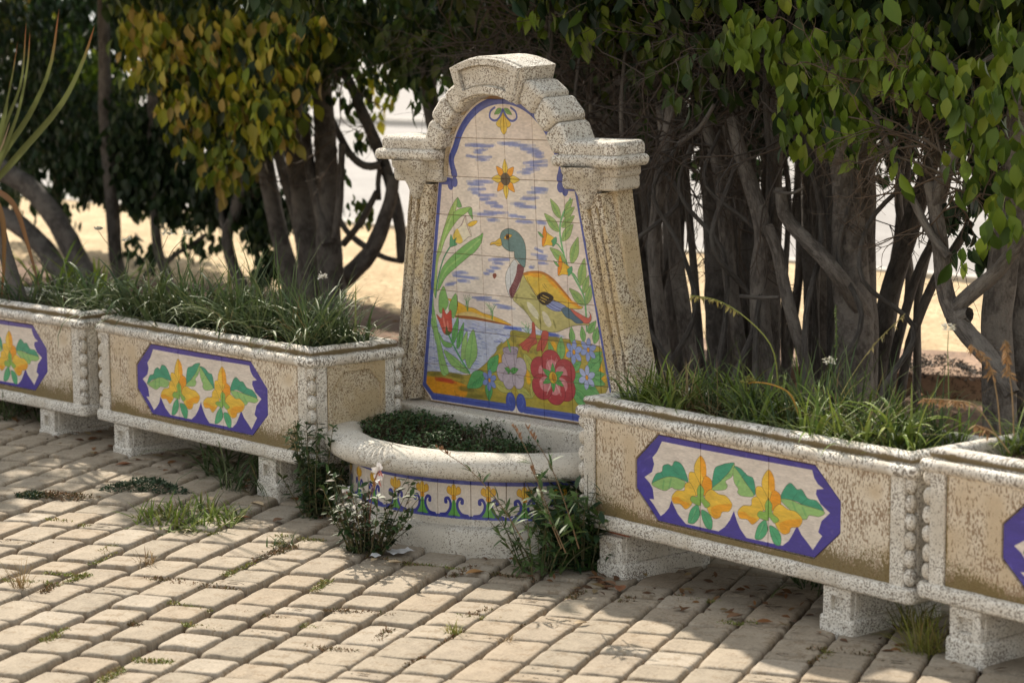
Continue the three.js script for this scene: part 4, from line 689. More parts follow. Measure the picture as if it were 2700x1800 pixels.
const leafTint = {}; const leafMat = (k, c) => leafTint[k] ??= leafy({ vertexColors: false, color: lin(...c), roughness: 0.5, transmission: 0.4, specularIntensity: 0.5 });
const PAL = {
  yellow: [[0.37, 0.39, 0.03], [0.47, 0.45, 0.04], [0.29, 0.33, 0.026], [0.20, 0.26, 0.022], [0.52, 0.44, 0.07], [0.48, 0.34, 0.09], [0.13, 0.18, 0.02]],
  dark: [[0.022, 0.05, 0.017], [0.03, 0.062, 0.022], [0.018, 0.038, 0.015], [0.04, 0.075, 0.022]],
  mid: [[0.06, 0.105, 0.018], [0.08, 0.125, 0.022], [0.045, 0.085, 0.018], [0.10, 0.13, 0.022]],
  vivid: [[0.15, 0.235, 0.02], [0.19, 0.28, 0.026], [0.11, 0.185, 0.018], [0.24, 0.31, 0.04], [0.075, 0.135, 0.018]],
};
function leafPose(p, size, front) { // hanging leaf: tip down, blade facing about anywhere
  const d = V(rr(-0.55, 0.55), -1, rr(-0.55, 0.55)).normalize(), n = V(rr(-1, 1) - 0.5 * front, rr(-0.1, 0.5), rr(-1, 1) + 0.9 * front); n.addScaledVector(d, -n.dot(d)).normalize(); const s = d.clone().cross(n), k = size * rr(0.55, 1.25);
  return new THREE.Matrix4().makeBasis(s, d, n).scale(V(k, k, k)).setPosition(p);
}
function sprays(list, count, out) { // list of [x, y, z, radius] clumps, depth and density; leaves in small sprays along twigs
  const tot = list.reduce((s, c) => s + c.r * c.r * (c.n ?? 1), 0);
  for (const c of list) { const n = Math.round(count * c.r * c.r * (c.n ?? 1) / tot / 6); for (let i = 0; i < n; i++) {
    let x, y, z; do { x = rr(-1, 1); y = rr(-1, 1); z = rr(-1, 1); } while (x * x + y * y + z * z > 1);
    const b = V(c.x + x * c.r * (c.sx ?? 1), c.y + y * c.r * (c.sy ?? 1), c.z + z * (c.d ?? c.r)); const dir = V(rr(-0.6, 0.6), rr(-1, -0.1), rr(-0.6, 0.6)).normalize();
    for (let k = 0; k < 6; k++) out.push([b.clone().addScaledVector(dir, k * 0.026).add(V(rr(-0.03, 0.03), rr(-0.02, 0.02), rr(-0.03, 0.03))), c]);
  } }
}
function crown(tree, clumps, count, single = 0) { // single: how many leaves stand as parts of their own
  const all = []; sprays(clumps, count, all);
  const far = [], near = []; for (const q of all) (single && q[1].near && near.length < single ? near : far).push(q);
  const per = [[], [], []]; for (const q of far) per[Math.floor(R() * 3)].push(q);
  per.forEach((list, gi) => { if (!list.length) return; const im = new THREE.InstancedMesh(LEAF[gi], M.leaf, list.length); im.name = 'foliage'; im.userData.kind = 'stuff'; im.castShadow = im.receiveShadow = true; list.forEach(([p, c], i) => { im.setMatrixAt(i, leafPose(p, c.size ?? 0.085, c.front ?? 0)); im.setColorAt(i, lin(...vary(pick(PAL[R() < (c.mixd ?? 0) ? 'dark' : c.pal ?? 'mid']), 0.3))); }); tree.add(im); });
  for (const [p, c] of near) { const k = Math.floor(R() * PAL[c.pal].length); const m = new THREE.Mesh(pick(LEAF), leafMat(c.pal + k, PAL[c.pal][k])); m.name = 'leaf'; m.applyMatrix4(leafPose(p, c.size ?? 0.085, c.front ?? 0.6)); m.castShadow = m.receiveShadow = true; tree.add(m); }
}
const clumps = (q, o) => q.map(([x, y, z, r]) => ({ x, y, z, r, ...o }));
function twigs(tree, starts, n, len, c = [0.11, 0.085, 0.068], spread = 1, name = 'twigs') { // bare forking twigs
  const b = new MB();
  const go = (p, d, L, r, depth) => { const pts = [p]; let q = p, v = d.clone(); for (let i = 0; i < 4; i++) { v = v.clone().add(V(rr(-0.35, 0.35), rr(-0.3, 0.3), rr(-0.35, 0.35))).normalize(); q = q.clone().addScaledVector(v, L / 4); pts.push(q); } b.stem(pts, r, r * 0.55, vary(c, 0.25), 4); if (depth) for (let k = 0; k < 2 + (R() < 0.5 ? 1 : 0); k++) go(pts[2 + Math.floor(R() * 3)], v.clone().add(V(rr(-0.9, 0.9), rr(-0.8, 0.8), rr(-0.6, 0.6))).normalize(), L * rr(0.5, 0.75), r * 0.6, depth - 1); };
  for (let i = 0; i < n; i++) { const s = pick(starts), p = V(s[0] + rr(-1, 1) * s[3], s[1] + rr(-1, 1) * s[3], s[2] + rr(-0.5, 0.5) * s[3]); go(p, V(rr(-1, 1) * spread, rr(-1, 1), rr(-0.6, 0.6)).normalize(), len * rr(0.6, 1.3), rr(0.003, 0.006), 3); }
  const m = b.build(name, M.twig, tree); m.userData.kind = 'stuff'; return m;
}
const above = (u0, u1, w0, w1, y0, y1, n, o) => [...Array(n)].map(() => { const p = row(rr(u0, u1), rr(w0, w1), rr(y0, y1)); return { x: p.x, y: p.y, z: p.z, r: rr(0.22, 0.42), ...o }; });
function tree(label, base, stems, branches = []) {
  const t = thing('fig_tree', label, 'tree', [base[0], 0, base[2]], 0, 'fig trees growing behind the planters'); const off = new THREE.Matrix4().makeTranslation(-base[0], 0, -base[2]);
  t.userData.at = undefined; delete t.userData.at;
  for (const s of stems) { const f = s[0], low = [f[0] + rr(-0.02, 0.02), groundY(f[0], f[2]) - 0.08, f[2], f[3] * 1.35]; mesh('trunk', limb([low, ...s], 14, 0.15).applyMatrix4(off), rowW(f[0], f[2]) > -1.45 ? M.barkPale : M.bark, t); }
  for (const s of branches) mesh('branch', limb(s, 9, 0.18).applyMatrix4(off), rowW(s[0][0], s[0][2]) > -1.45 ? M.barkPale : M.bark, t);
  return t;
}
const settle = (t) => { for (const c of t.children) if (c.name !== 'trunk' && c.name !== 'branch') { c.position.x -= t.position.x; c.position.z -= t.position.z; } };
reseed(77);
{ // leaning trunks at the far left
  const q = [[-2.596,0.237,-13.794,0.070],[-2.680,0.363,-13.879,0.067],[-2.768,0.518,-13.967,0.065],[-2.963,0.749,-14.164,0.066],[-3.203,0.873,-14.406,0.067],[-3.490,0.970,-14.694,0.068]], q2 = [[-2.745,0.237,-13.802,0.064],[-2.840,0.362,-13.898,0.059],[-2.938,0.462,-13.996,0.060],[-3.141,0.583,-14.201,0.060],[-3.425,0.646,-14.487,0.062]];
  const t = tree('fig tree with thick trunks leaning to the left edge, lowest leaves almost black', q[0], [q, q2]);
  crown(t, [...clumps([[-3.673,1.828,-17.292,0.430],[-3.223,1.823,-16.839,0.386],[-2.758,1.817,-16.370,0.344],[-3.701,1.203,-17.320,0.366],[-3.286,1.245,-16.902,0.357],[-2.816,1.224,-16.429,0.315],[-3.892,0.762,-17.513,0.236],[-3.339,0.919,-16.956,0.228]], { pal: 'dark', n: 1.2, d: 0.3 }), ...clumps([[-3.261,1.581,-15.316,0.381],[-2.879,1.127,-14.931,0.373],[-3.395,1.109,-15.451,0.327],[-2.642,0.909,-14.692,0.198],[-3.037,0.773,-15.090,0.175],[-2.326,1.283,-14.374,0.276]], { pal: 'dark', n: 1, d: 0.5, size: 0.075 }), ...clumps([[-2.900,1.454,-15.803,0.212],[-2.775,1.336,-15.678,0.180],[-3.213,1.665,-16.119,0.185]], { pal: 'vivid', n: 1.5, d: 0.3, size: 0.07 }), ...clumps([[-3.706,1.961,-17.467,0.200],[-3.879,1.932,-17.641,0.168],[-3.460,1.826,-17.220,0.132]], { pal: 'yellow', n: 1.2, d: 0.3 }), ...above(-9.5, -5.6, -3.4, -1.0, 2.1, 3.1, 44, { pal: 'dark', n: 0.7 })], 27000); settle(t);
}
{ // three slim trunks
  const q = [[-2.479,0.193,-14.244,0.041],[-2.509,0.296,-14.274,0.044],[-2.524,0.433,-14.289,0.044],[-2.534,0.709,-14.299,0.044],[-2.546,0.929,-14.312,0.044],[-2.562,1.149,-14.327,0.041],[-2.562,1.422,-14.327,0.038],[-2.558,1.803,-14.324,0.036],[-2.556,2.127,-14.322,0.033]], t = tree('slim single-trunk fig tree, leftmost of the three thin trunks behind the left planters', q[0], [q]);
  crown(t, [...clumps([[-2.603,1.052,-14.652,0.226],[-2.440,0.863,-14.488,0.168],[-2.746,0.932,-14.796,0.171],[-2.430,1.142,-14.479,0.195],[-2.413,0.473,-14.461,0.039]], { pal: 'dark', d: 0.3, size: 0.075 })], 2400); settle(t);
  const b = [[-2.156,0.178,-14.060,0.033],[-2.175,0.286,-14.080,0.033],[-2.223,0.405,-14.128,0.033],[-2.239,0.609,-14.144,0.036],[-2.223,0.829,-14.127,0.035],[-2.234,1.073,-14.139,0.033],[-2.233,1.316,-14.138,0.033],[-2.227,1.693,-14.132,0.032],[-2.221,2.067,-14.126,0.030]], b2 = [[-2.194,0.311,-14.098,0.019],[-2.101,0.388,-14.005,0.016],[-1.973,0.467,-13.876,0.013],[-1.878,0.529,-13.780,0.011]], t2 = tree('slim fig tree with a low side twig, middle of the three thin trunks', b[0], [b], [b2]);
  crown(t2, [...clumps([[-2.206,0.930,-14.253,0.220],[-2.018,0.804,-14.063,0.190],[-1.932,0.512,-13.976,0.049],[-2.355,0.394,-14.403,0.039],[-2.232,1.148,-14.279,0.220]], { pal: 'dark', d: 0.3, size: 0.075 })], 2600); settle(t2);
  const c = [[-1.595,0.231,-13.353,0.036],[-1.628,0.301,-13.386,0.036],[-1.684,0.426,-13.443,0.036],[-1.699,0.555,-13.458,0.034],[-1.642,0.690,-13.400,0.031],[-1.614,0.846,-13.373,0.031],[-1.617,1.104,-13.375,0.031],[-1.616,1.487,-13.374,0.031],[-1.613,1.842,-13.371,0.028]], c2 = [[-1.689,0.478,-13.448,0.023],[-1.716,0.580,-13.475,0.023],[-1.745,0.708,-13.505,0.021],[-1.756,0.864,-13.516,0.021]], t3 = tree('slim forked fig tree, rightmost of the three thin trunks, beside the thick trunk cluster', c[0], [c], [c2]);
  crown(t3, [...clumps([[-1.736,0.901,-13.779,0.212],[-1.573,0.831,-13.615,0.131],[-1.503,0.652,-13.544,0.094],[-1.443,0.734,-13.484,0.104],[-1.473,0.418,-13.514,0.058]], { pal: 'dark', d: 0.3, size: 0.075 })], 3000); settle(t3);
}
{ // cluster left of the fountain, yellowing crown
  const A = [[-1.212,0.248,-12.471,0.056],[-1.244,0.416,-12.502,0.053],[-1.286,0.582,-12.545,0.051],[-1.343,0.846,-12.602,0.049],[-1.392,1.086,-12.651,0.049],[-1.426,1.255,-12.686,0.046],[-1.469,1.521,-12.730,0.044]], B = [[-1.086,0.259,-12.272,0.067],[-1.104,0.413,-12.291,0.062],[-1.119,0.603,-12.305,0.060],[-1.147,0.887,-12.334,0.059],[-1.179,1.123,-12.366,0.060],[-1.200,1.359,-12.388,0.059],[-1.205,1.642,-12.392,0.057]], C = [[-0.946,0.209,-11.989,0.072],[-0.963,0.395,-12.006,0.068],[-0.975,0.534,-12.019,0.063],[-0.980,0.814,-12.024,0.063],[-0.986,1.045,-12.030,0.060],[-0.997,1.276,-12.041,0.056],[-1.010,1.551,-12.054,0.051]];
  const t = tree('fig tree of three thick upright trunks with yellowing leaves, left of the fountain', B[0], [A, B, C], [
    [[-1.173,0.586,-12.502,0.029],[-1.227,0.824,-12.556,0.029],[-1.285,1.015,-12.614,0.029],[-1.326,1.231,-12.656,0.027]], [[-0.978,0.634,-11.950,0.032],[-1.018,0.793,-11.990,0.030],[-1.058,0.953,-12.031,0.030],[-1.090,1.137,-12.063,0.028],[-1.096,1.321,-12.070,0.026]], [[-0.932,0.672,-11.904,0.021],[-0.909,0.824,-11.881,0.021],[-0.894,1.008,-11.866,0.018],[-0.886,1.168,-11.858,0.018]],
    [[-0.974,0.371,-12.230,0.057],[-0.857,0.465,-12.113,0.049],[-0.755,0.580,-12.010,0.047],[-0.684,0.726,-11.939,0.042],[-0.638,0.867,-11.892,0.037],[-0.615,1.006,-11.869,0.032]], [[-0.583,0.529,-12.050,0.028],[-0.589,0.669,-12.056,0.030],[-0.612,0.807,-12.078,0.033],[-0.649,0.945,-12.116,0.033],[-0.687,1.060,-12.154,0.033],[-0.760,1.221,-12.227,0.031],[-0.845,1.418,-12.313,0.028],[-0.906,1.547,-12.375,0.026],[-0.955,1.711,-12.424,0.024]],
    [[-1.132,1.642,-12.318,0.019],[-1.075,1.502,-12.261,0.019],[-1.001,1.364,-12.186,0.019],[-0.927,1.226,-12.112,0.019],[-0.854,1.102,-12.039,0.019],[-0.768,1.044,-11.952,0.021],[-0.670,1.058,-11.854,0.023]], [[-0.989,0.759,-12.600,0.017],[-0.907,0.643,-12.518,0.017],[-0.792,0.568,-12.402,0.017],[-0.703,0.528,-12.313,0.014],[-0.591,0.514,-12.199,0.014]], [[-0.916,0.607,-12.243,0.021],[-0.833,0.709,-12.160,0.019],[-0.769,0.807,-12.095,0.019],[-0.718,0.904,-12.044,0.016]], [[-0.711,0.853,-12.107,0.014],[-0.714,0.946,-12.111,0.014],[-0.703,1.016,-12.100,0.014]]]);
  crown(t, [
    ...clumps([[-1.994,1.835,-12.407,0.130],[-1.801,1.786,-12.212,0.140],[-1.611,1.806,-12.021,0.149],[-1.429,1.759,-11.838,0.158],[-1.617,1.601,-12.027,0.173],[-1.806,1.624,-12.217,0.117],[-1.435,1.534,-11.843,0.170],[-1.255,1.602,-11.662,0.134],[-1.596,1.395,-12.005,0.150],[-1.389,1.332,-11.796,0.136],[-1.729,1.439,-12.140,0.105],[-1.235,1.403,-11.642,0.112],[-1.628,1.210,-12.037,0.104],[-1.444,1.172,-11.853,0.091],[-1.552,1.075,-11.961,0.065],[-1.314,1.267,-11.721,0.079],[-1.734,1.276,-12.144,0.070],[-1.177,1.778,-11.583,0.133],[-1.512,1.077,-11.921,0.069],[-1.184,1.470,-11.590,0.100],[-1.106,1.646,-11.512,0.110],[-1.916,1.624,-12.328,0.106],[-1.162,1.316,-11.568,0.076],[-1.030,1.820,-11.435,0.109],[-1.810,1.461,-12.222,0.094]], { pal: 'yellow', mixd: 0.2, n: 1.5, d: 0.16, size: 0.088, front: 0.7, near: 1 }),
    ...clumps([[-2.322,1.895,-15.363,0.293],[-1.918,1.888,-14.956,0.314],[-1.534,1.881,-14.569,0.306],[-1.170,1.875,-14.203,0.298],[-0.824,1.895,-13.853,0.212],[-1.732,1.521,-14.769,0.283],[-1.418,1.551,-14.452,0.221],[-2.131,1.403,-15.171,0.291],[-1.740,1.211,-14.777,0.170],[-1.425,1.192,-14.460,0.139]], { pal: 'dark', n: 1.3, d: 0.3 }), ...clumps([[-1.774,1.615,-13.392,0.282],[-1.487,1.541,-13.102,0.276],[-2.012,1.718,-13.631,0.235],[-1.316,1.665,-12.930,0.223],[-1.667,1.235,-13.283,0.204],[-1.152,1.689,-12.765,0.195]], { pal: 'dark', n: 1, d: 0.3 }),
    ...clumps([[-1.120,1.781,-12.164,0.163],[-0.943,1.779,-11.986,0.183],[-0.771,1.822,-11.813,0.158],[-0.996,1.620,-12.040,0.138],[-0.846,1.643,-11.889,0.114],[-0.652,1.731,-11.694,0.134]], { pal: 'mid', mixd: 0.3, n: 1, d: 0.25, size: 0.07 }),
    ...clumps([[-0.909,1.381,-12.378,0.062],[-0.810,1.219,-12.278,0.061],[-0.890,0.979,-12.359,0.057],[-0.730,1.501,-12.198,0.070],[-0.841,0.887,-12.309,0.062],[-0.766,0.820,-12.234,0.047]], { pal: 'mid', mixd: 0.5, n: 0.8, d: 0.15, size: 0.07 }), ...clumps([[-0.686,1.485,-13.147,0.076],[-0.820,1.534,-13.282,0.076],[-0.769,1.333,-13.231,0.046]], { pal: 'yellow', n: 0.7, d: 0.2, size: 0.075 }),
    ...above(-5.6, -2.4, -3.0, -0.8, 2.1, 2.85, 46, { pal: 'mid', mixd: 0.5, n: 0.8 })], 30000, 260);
  twigs(t, [[-1.090,1.255,-11.993,0.058],[-0.992,1.167,-11.893,0.057],[-1.200,0.926,-12.103,0.047],[-0.838,1.510,-11.738,0.090]], 16, 0.2); settle(t);
}
{ // behind the fountain: bare and twiggy inside
  const a = [[0.608,0.232,-9.998,0.078],[0.574,0.484,-10.032,0.074],[0.540,0.715,-10.066,0.072],[0.518,0.948,-10.088,0.070],[0.490,1.180,-10.117,0.066],[0.462,1.490,-10.145,0.062]], b = [[-0.376,1.191,-11.273,0.065],[-0.351,1.429,-11.248,0.060],[-0.349,1.643,-11.246,0.060]];
  const t = tree('fig tree close behind the fountain, smooth pale trunk and a tangle of bare twigs', a[0], [a, [[0.432,0.424,-10.884,0.051],[0.443,0.722,-10.874,0.051],[0.423,1.015,-10.894,0.048],[0.393,1.370,-10.924,0.046]]], [[[-0.292,0.992,-11.331,0.039],[-0.358,1.186,-11.397,0.042],[-0.412,1.425,-11.452,0.042],[-0.432,1.686,-11.472,0.040]], [[0.302,1.244,-10.022,0.017],[0.413,1.400,-9.910,0.017],[0.504,1.515,-9.819,0.015],[0.575,1.627,-9.747,0.015],[0.609,1.793,-9.712,0.015]], [[0.322,1.760,-10.002,0.011],[0.468,1.646,-9.855,0.011],[0.592,1.590,-9.730,0.013],[0.714,1.554,-9.607,0.015]]]);
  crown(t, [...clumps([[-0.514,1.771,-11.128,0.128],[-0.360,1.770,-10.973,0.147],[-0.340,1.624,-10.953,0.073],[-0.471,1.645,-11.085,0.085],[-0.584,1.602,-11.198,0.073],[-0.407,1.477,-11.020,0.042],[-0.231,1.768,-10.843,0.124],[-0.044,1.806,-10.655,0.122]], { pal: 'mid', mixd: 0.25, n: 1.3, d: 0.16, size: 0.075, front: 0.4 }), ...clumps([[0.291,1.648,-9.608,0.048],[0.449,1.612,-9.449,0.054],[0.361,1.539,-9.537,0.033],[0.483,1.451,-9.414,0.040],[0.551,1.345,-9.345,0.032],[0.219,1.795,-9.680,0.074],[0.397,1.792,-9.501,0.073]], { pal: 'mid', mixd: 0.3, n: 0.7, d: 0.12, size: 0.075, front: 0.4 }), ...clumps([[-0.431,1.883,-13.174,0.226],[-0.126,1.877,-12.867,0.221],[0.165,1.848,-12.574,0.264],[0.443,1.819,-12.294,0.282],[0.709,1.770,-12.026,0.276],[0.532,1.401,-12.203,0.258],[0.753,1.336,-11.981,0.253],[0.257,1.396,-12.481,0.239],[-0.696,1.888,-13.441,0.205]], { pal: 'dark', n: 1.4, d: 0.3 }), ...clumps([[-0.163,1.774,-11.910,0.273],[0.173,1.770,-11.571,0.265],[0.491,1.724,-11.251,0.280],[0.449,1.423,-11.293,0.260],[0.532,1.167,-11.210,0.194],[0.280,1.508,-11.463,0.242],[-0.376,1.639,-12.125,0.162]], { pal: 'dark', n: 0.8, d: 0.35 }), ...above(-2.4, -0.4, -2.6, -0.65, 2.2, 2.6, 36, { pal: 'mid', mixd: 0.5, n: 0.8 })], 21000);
  twigs(t, [[0.054,1.780,-9.988,0.153],[0.331,1.684,-9.709,0.167],[0.455,1.501,-9.584,0.147],[0.559,1.358,-9.479,0.109],[0.420,1.757,-9.620,0.165],[0.627,1.647,-9.411,0.126],[0.240,1.498,-9.801,0.094],[-0.139,1.783,-10.183,0.136],[0.420,1.317,-9.620,0.111],[0.508,1.174,-9.531,0.092]], 150, 0.38, [0.085, 0.066, 0.055]); settle(t);
}
{ // many-stemmed clump right of the fountain
  const S = [
    [[0.641,0.283,-9.041,0.030],[0.616,0.458,-9.067,0.028],[0.594,0.633,-9.089,0.026],[0.577,0.880,-9.106,0.026],[0.598,1.110,-9.085,0.026],[0.625,1.286,-9.058,0.024],[0.651,1.511,-9.032,0.021]], [[0.742,0.294,-9.082,0.032],[0.720,0.470,-9.104,0.032],[0.699,0.593,-9.125,0.032],[0.669,0.803,-9.156,0.030],[0.657,1.016,-9.168,0.028],[0.635,1.227,-9.190,0.027],[0.614,1.438,-9.211,0.025]], [[0.786,0.268,-9.250,0.022],[0.775,0.467,-9.261,0.020],[0.761,0.628,-9.276,0.018],[0.751,0.790,-9.286,0.016],[0.736,0.969,-9.301,0.016],[0.719,1.184,-9.318,0.016]],
    [[0.948,0.163,-9.798,0.088],[0.932,0.392,-9.813,0.076],[0.921,0.564,-9.825,0.069],[0.905,0.850,-9.840,0.061],[0.886,1.115,-9.859,0.057],[0.871,1.342,-9.875,0.053]], [[0.941,0.320,-8.740,0.029],[0.906,0.461,-8.775,0.027],[0.880,0.596,-8.801,0.027],[0.851,0.817,-8.831,0.026],[0.831,1.055,-8.851,0.026],[0.801,1.242,-8.880,0.024],[0.763,1.394,-8.919,0.022]], [[0.991,0.333,-8.548,0.043],[0.971,0.473,-8.567,0.042],[0.955,0.606,-8.583,0.040],[0.950,0.773,-8.589,0.040],[0.963,0.925,-8.575,0.041],[0.943,1.056,-8.596,0.033],[0.886,1.253,-8.653,0.027],[0.850,1.401,-8.689,0.023]],
    [[1.117,0.388,-8.349,0.023],[1.093,0.517,-8.374,0.023],[1.063,0.628,-8.404,0.023],[1.023,0.805,-8.444,0.023],[0.999,0.918,-8.468,0.023],[0.966,0.997,-8.501,0.023]], [[1.023,0.870,-8.799,0.032],[1.025,1.126,-8.797,0.032],[1.030,1.312,-8.792,0.032],[1.037,1.481,-8.784,0.030],[1.039,1.698,-8.783,0.029]], [[1.323,0.197,-9.562,0.063],[1.315,0.423,-9.569,0.061],[1.307,0.590,-9.577,0.060],[1.293,0.943,-9.591,0.056],[1.283,1.276,-9.601,0.052],[1.271,1.569,-9.614,0.048]],
    [[1.287,0.356,-8.391,0.075],[1.288,0.480,-8.389,0.074],[1.290,0.612,-8.388,0.072],[1.276,0.840,-8.402,0.068],[1.261,1.068,-8.417,0.062],[1.248,1.278,-8.431,0.054],[1.237,1.472,-8.441,0.049],[1.226,1.697,-8.453,0.045]], [[1.353,0.559,-8.537,0.043],[1.348,0.709,-8.542,0.043],[1.343,0.859,-8.547,0.041],[1.342,1.157,-8.548,0.041],[1.345,1.436,-8.546,0.039]], [[1.451,0.306,-8.864,0.042],[1.468,0.483,-8.847,0.041],[1.486,0.658,-8.829,0.041],[1.536,0.886,-8.779,0.039],[1.574,1.042,-8.741,0.037],[1.612,1.196,-8.702,0.034],[1.652,1.364,-8.662,0.030],[1.684,1.546,-8.630,0.026]],
    [[1.475,0.323,-8.698,0.019],[1.494,0.505,-8.679,0.019],[1.518,0.627,-8.655,0.019],[1.569,0.835,-8.603,0.017],[1.618,0.956,-8.554,0.015]], [[1.501,0.338,-8.602,0.018],[1.520,0.502,-8.582,0.018],[1.540,0.597,-8.562,0.018],[1.606,0.796,-8.495,0.018],[1.673,0.934,-8.428,0.018],[1.712,1.018,-8.388,0.016]],
    [[0.710,0.143,-10.747,0.054],[0.695,0.437,-10.762,0.054],[0.679,0.729,-10.778,0.052],[0.658,1.061,-10.799,0.050],[0.638,1.372,-10.819,0.046]], [[1.057,0.172,-10.255,0.052],[1.046,0.452,-10.266,0.052],[1.035,0.772,-10.277,0.052],[1.024,1.089,-10.288,0.048],[1.004,1.424,-10.309,0.044]], [[1.097,0.198,-10.072,0.043],[1.083,0.474,-10.087,0.043],[1.070,0.787,-10.100,0.039],[1.056,1.099,-10.115,0.039],[1.037,1.429,-10.133,0.035]], [[1.179,0.188,-10.274,0.040],[1.182,0.491,-10.271,0.040],[1.176,0.771,-10.277,0.040],[1.177,1.089,-10.276,0.040],[1.178,1.424,-10.275,0.036]],
    [[1.424,0.224,-9.885,0.066],[1.421,0.496,-9.888,0.065],[1.409,0.803,-9.900,0.063],[1.389,1.109,-9.921,0.061],[1.372,1.432,-9.938,0.057]], [[1.594,0.270,-9.572,0.030],[1.607,0.497,-9.559,0.030],[1.638,0.761,-9.528,0.030],[1.655,0.984,-9.511,0.029],[1.659,1.223,-9.506,0.029],[1.653,1.441,-9.513,0.029]], [[0.778,0.153,-10.678,0.033],[0.769,0.445,-10.687,0.033],[0.757,0.736,-10.700,0.033],[0.748,1.066,-10.709,0.033]]];
  const t = tree('fig tree with a tight clump of many grey trunks, right of the fountain', S[9][0], S, [[[1.333,0.650,-8.416,0.039],[1.285,0.727,-8.322,0.032],[1.202,0.839,-8.264,0.030],[1.138,0.914,-8.329,0.029],[1.073,0.981,-8.394,0.028],[1.024,1.043,-8.443,0.026],[1.009,1.148,-8.458,0.023]], [[0.977,0.987,-8.632,0.023],[0.931,1.101,-8.678,0.022],[0.885,1.232,-8.725,0.020],[0.854,1.315,-8.756,0.019]], [[0.862,0.738,-8.464,0.007],[0.921,0.739,-8.404,0.007],[0.994,0.747,-8.331,0.006]], [[0.646,1.303,-8.682,0.010],[0.723,1.372,-8.604,0.010],[0.768,1.455,-8.559,0.008]], [[0.976,1.139,-8.349,0.006],[1.034,1.138,-8.291,0.006],[1.073,1.161,-8.251,0.006]]]);
  crown(t, [
    ...clumps([[0.864,1.777,-8.249,0.054],[0.963,1.744,-8.149,0.062],[1.060,1.713,-8.052,0.068],[1.167,1.742,-7.944,0.076],[1.259,1.696,-7.851,0.069],[1.020,1.575,-8.092,0.053],[1.116,1.545,-7.996,0.052],[1.196,1.531,-7.915,0.052],[1.090,1.422,-8.022,0.040],[1.184,1.440,-7.927,0.046],[1.021,1.467,-8.091,0.028],[1.262,1.457,-7.848,0.024],[1.104,1.346,-8.007,0.022],[1.244,1.336,-7.866,0.015],[1.323,1.666,-7.786,0.060],[1.385,1.739,-7.724,0.059],[0.978,1.636,-8.134,0.037]], { pal: 'vivid', mixd: 0.06, n: 1.7, d: 0.12, size: 0.08, front: 0.8, near: 1 }),
    ...clumps([[0.645,1.750,-8.683,0.053],[0.721,1.700,-8.606,0.049],[0.767,1.602,-8.560,0.043],[0.826,1.747,-8.501,0.058],[0.660,1.618,-8.667,0.043],[0.707,1.536,-8.621,0.036],[0.535,1.701,-8.794,0.044],[0.583,1.568,-8.746,0.027],[0.856,1.602,-8.470,0.032]], { pal: 'mid', n: 1.1, d: 0.12, size: 0.08, front: 0.6 }),
    ...clumps([[0.880,1.768,-11.853,0.249],[1.127,1.787,-11.604,0.244],[1.365,1.783,-11.365,0.239],[1.592,1.780,-11.135,0.234],[1.812,1.756,-10.915,0.229],[0.965,1.454,-11.768,0.203],[1.210,1.391,-11.520,0.199],[1.464,1.418,-11.264,0.195],[1.708,1.401,-11.019,0.169]], { pal: 'dark', n: 1.3, d: 0.3 }), ...clumps([[0.720,1.177,-11.447,0.132],[0.923,1.185,-11.242,0.130],[1.100,1.171,-11.063,0.128],[1.309,1.221,-10.853,0.115],[1.492,1.208,-10.669,0.123],[1.669,1.215,-10.490,0.101],[1.772,1.278,-10.387,0.120],[0.720,0.979,-11.446,0.088],[1.159,1.025,-11.004,0.085]], { pal: 'dark', n: 0.6, d: 0.25 }), ...clumps([[0.973,1.717,-9.630,0.184],[1.217,1.750,-9.384,0.197],[1.449,1.696,-9.150,0.193],[0.803,1.700,-9.802,0.169],[1.106,1.499,-9.496,0.146],[1.330,1.467,-9.271,0.142],[1.542,1.506,-9.057,0.139]], { pal: 'dark', n: 1, d: 0.35 }), ...clumps([[1.275,1.157,-8.048,0.020],[1.289,1.127,-8.034,0.016],[1.232,1.373,-8.091,0.019]], { pal: 'vivid', n: 1, d: 0.05, size: 0.08, front: 0.8 }),
    ...above(-1.2, 0.9, -2.6, -0.8, 2.0, 2.45, 36, { pal: 'vivid', mixd: 0.5, n: 0.8 })], 28000, 280);
  for (let i = 0; i < 26; i++) { const u = -1.45 + i * 0.078 + rr(-0.04, 0.04), w = rr(-2.1, -1.15), a = row(u, w), r = rr(0.010, 0.026), d = rr(-0.22, 0.22), e = rr(-0.15, 0.15), q = [[a.x, 0.0, a.z, r * 1.2]]; for (let k = 1; k <= 6; k++) q.push([a.x + d * k / 6 + rr(-0.05, 0.05), k * 0.36, a.z + e * k / 6 + rr(-0.05, 0.05), r * (1 - k * 0.07)]); mesh('branch', limb(q, 8, 0.2).applyMatrix4(new THREE.Matrix4().makeTranslation(-S[9][0][0], 0, -S[9][0][2])), pick([M.bark, M.barkPale]), t); }
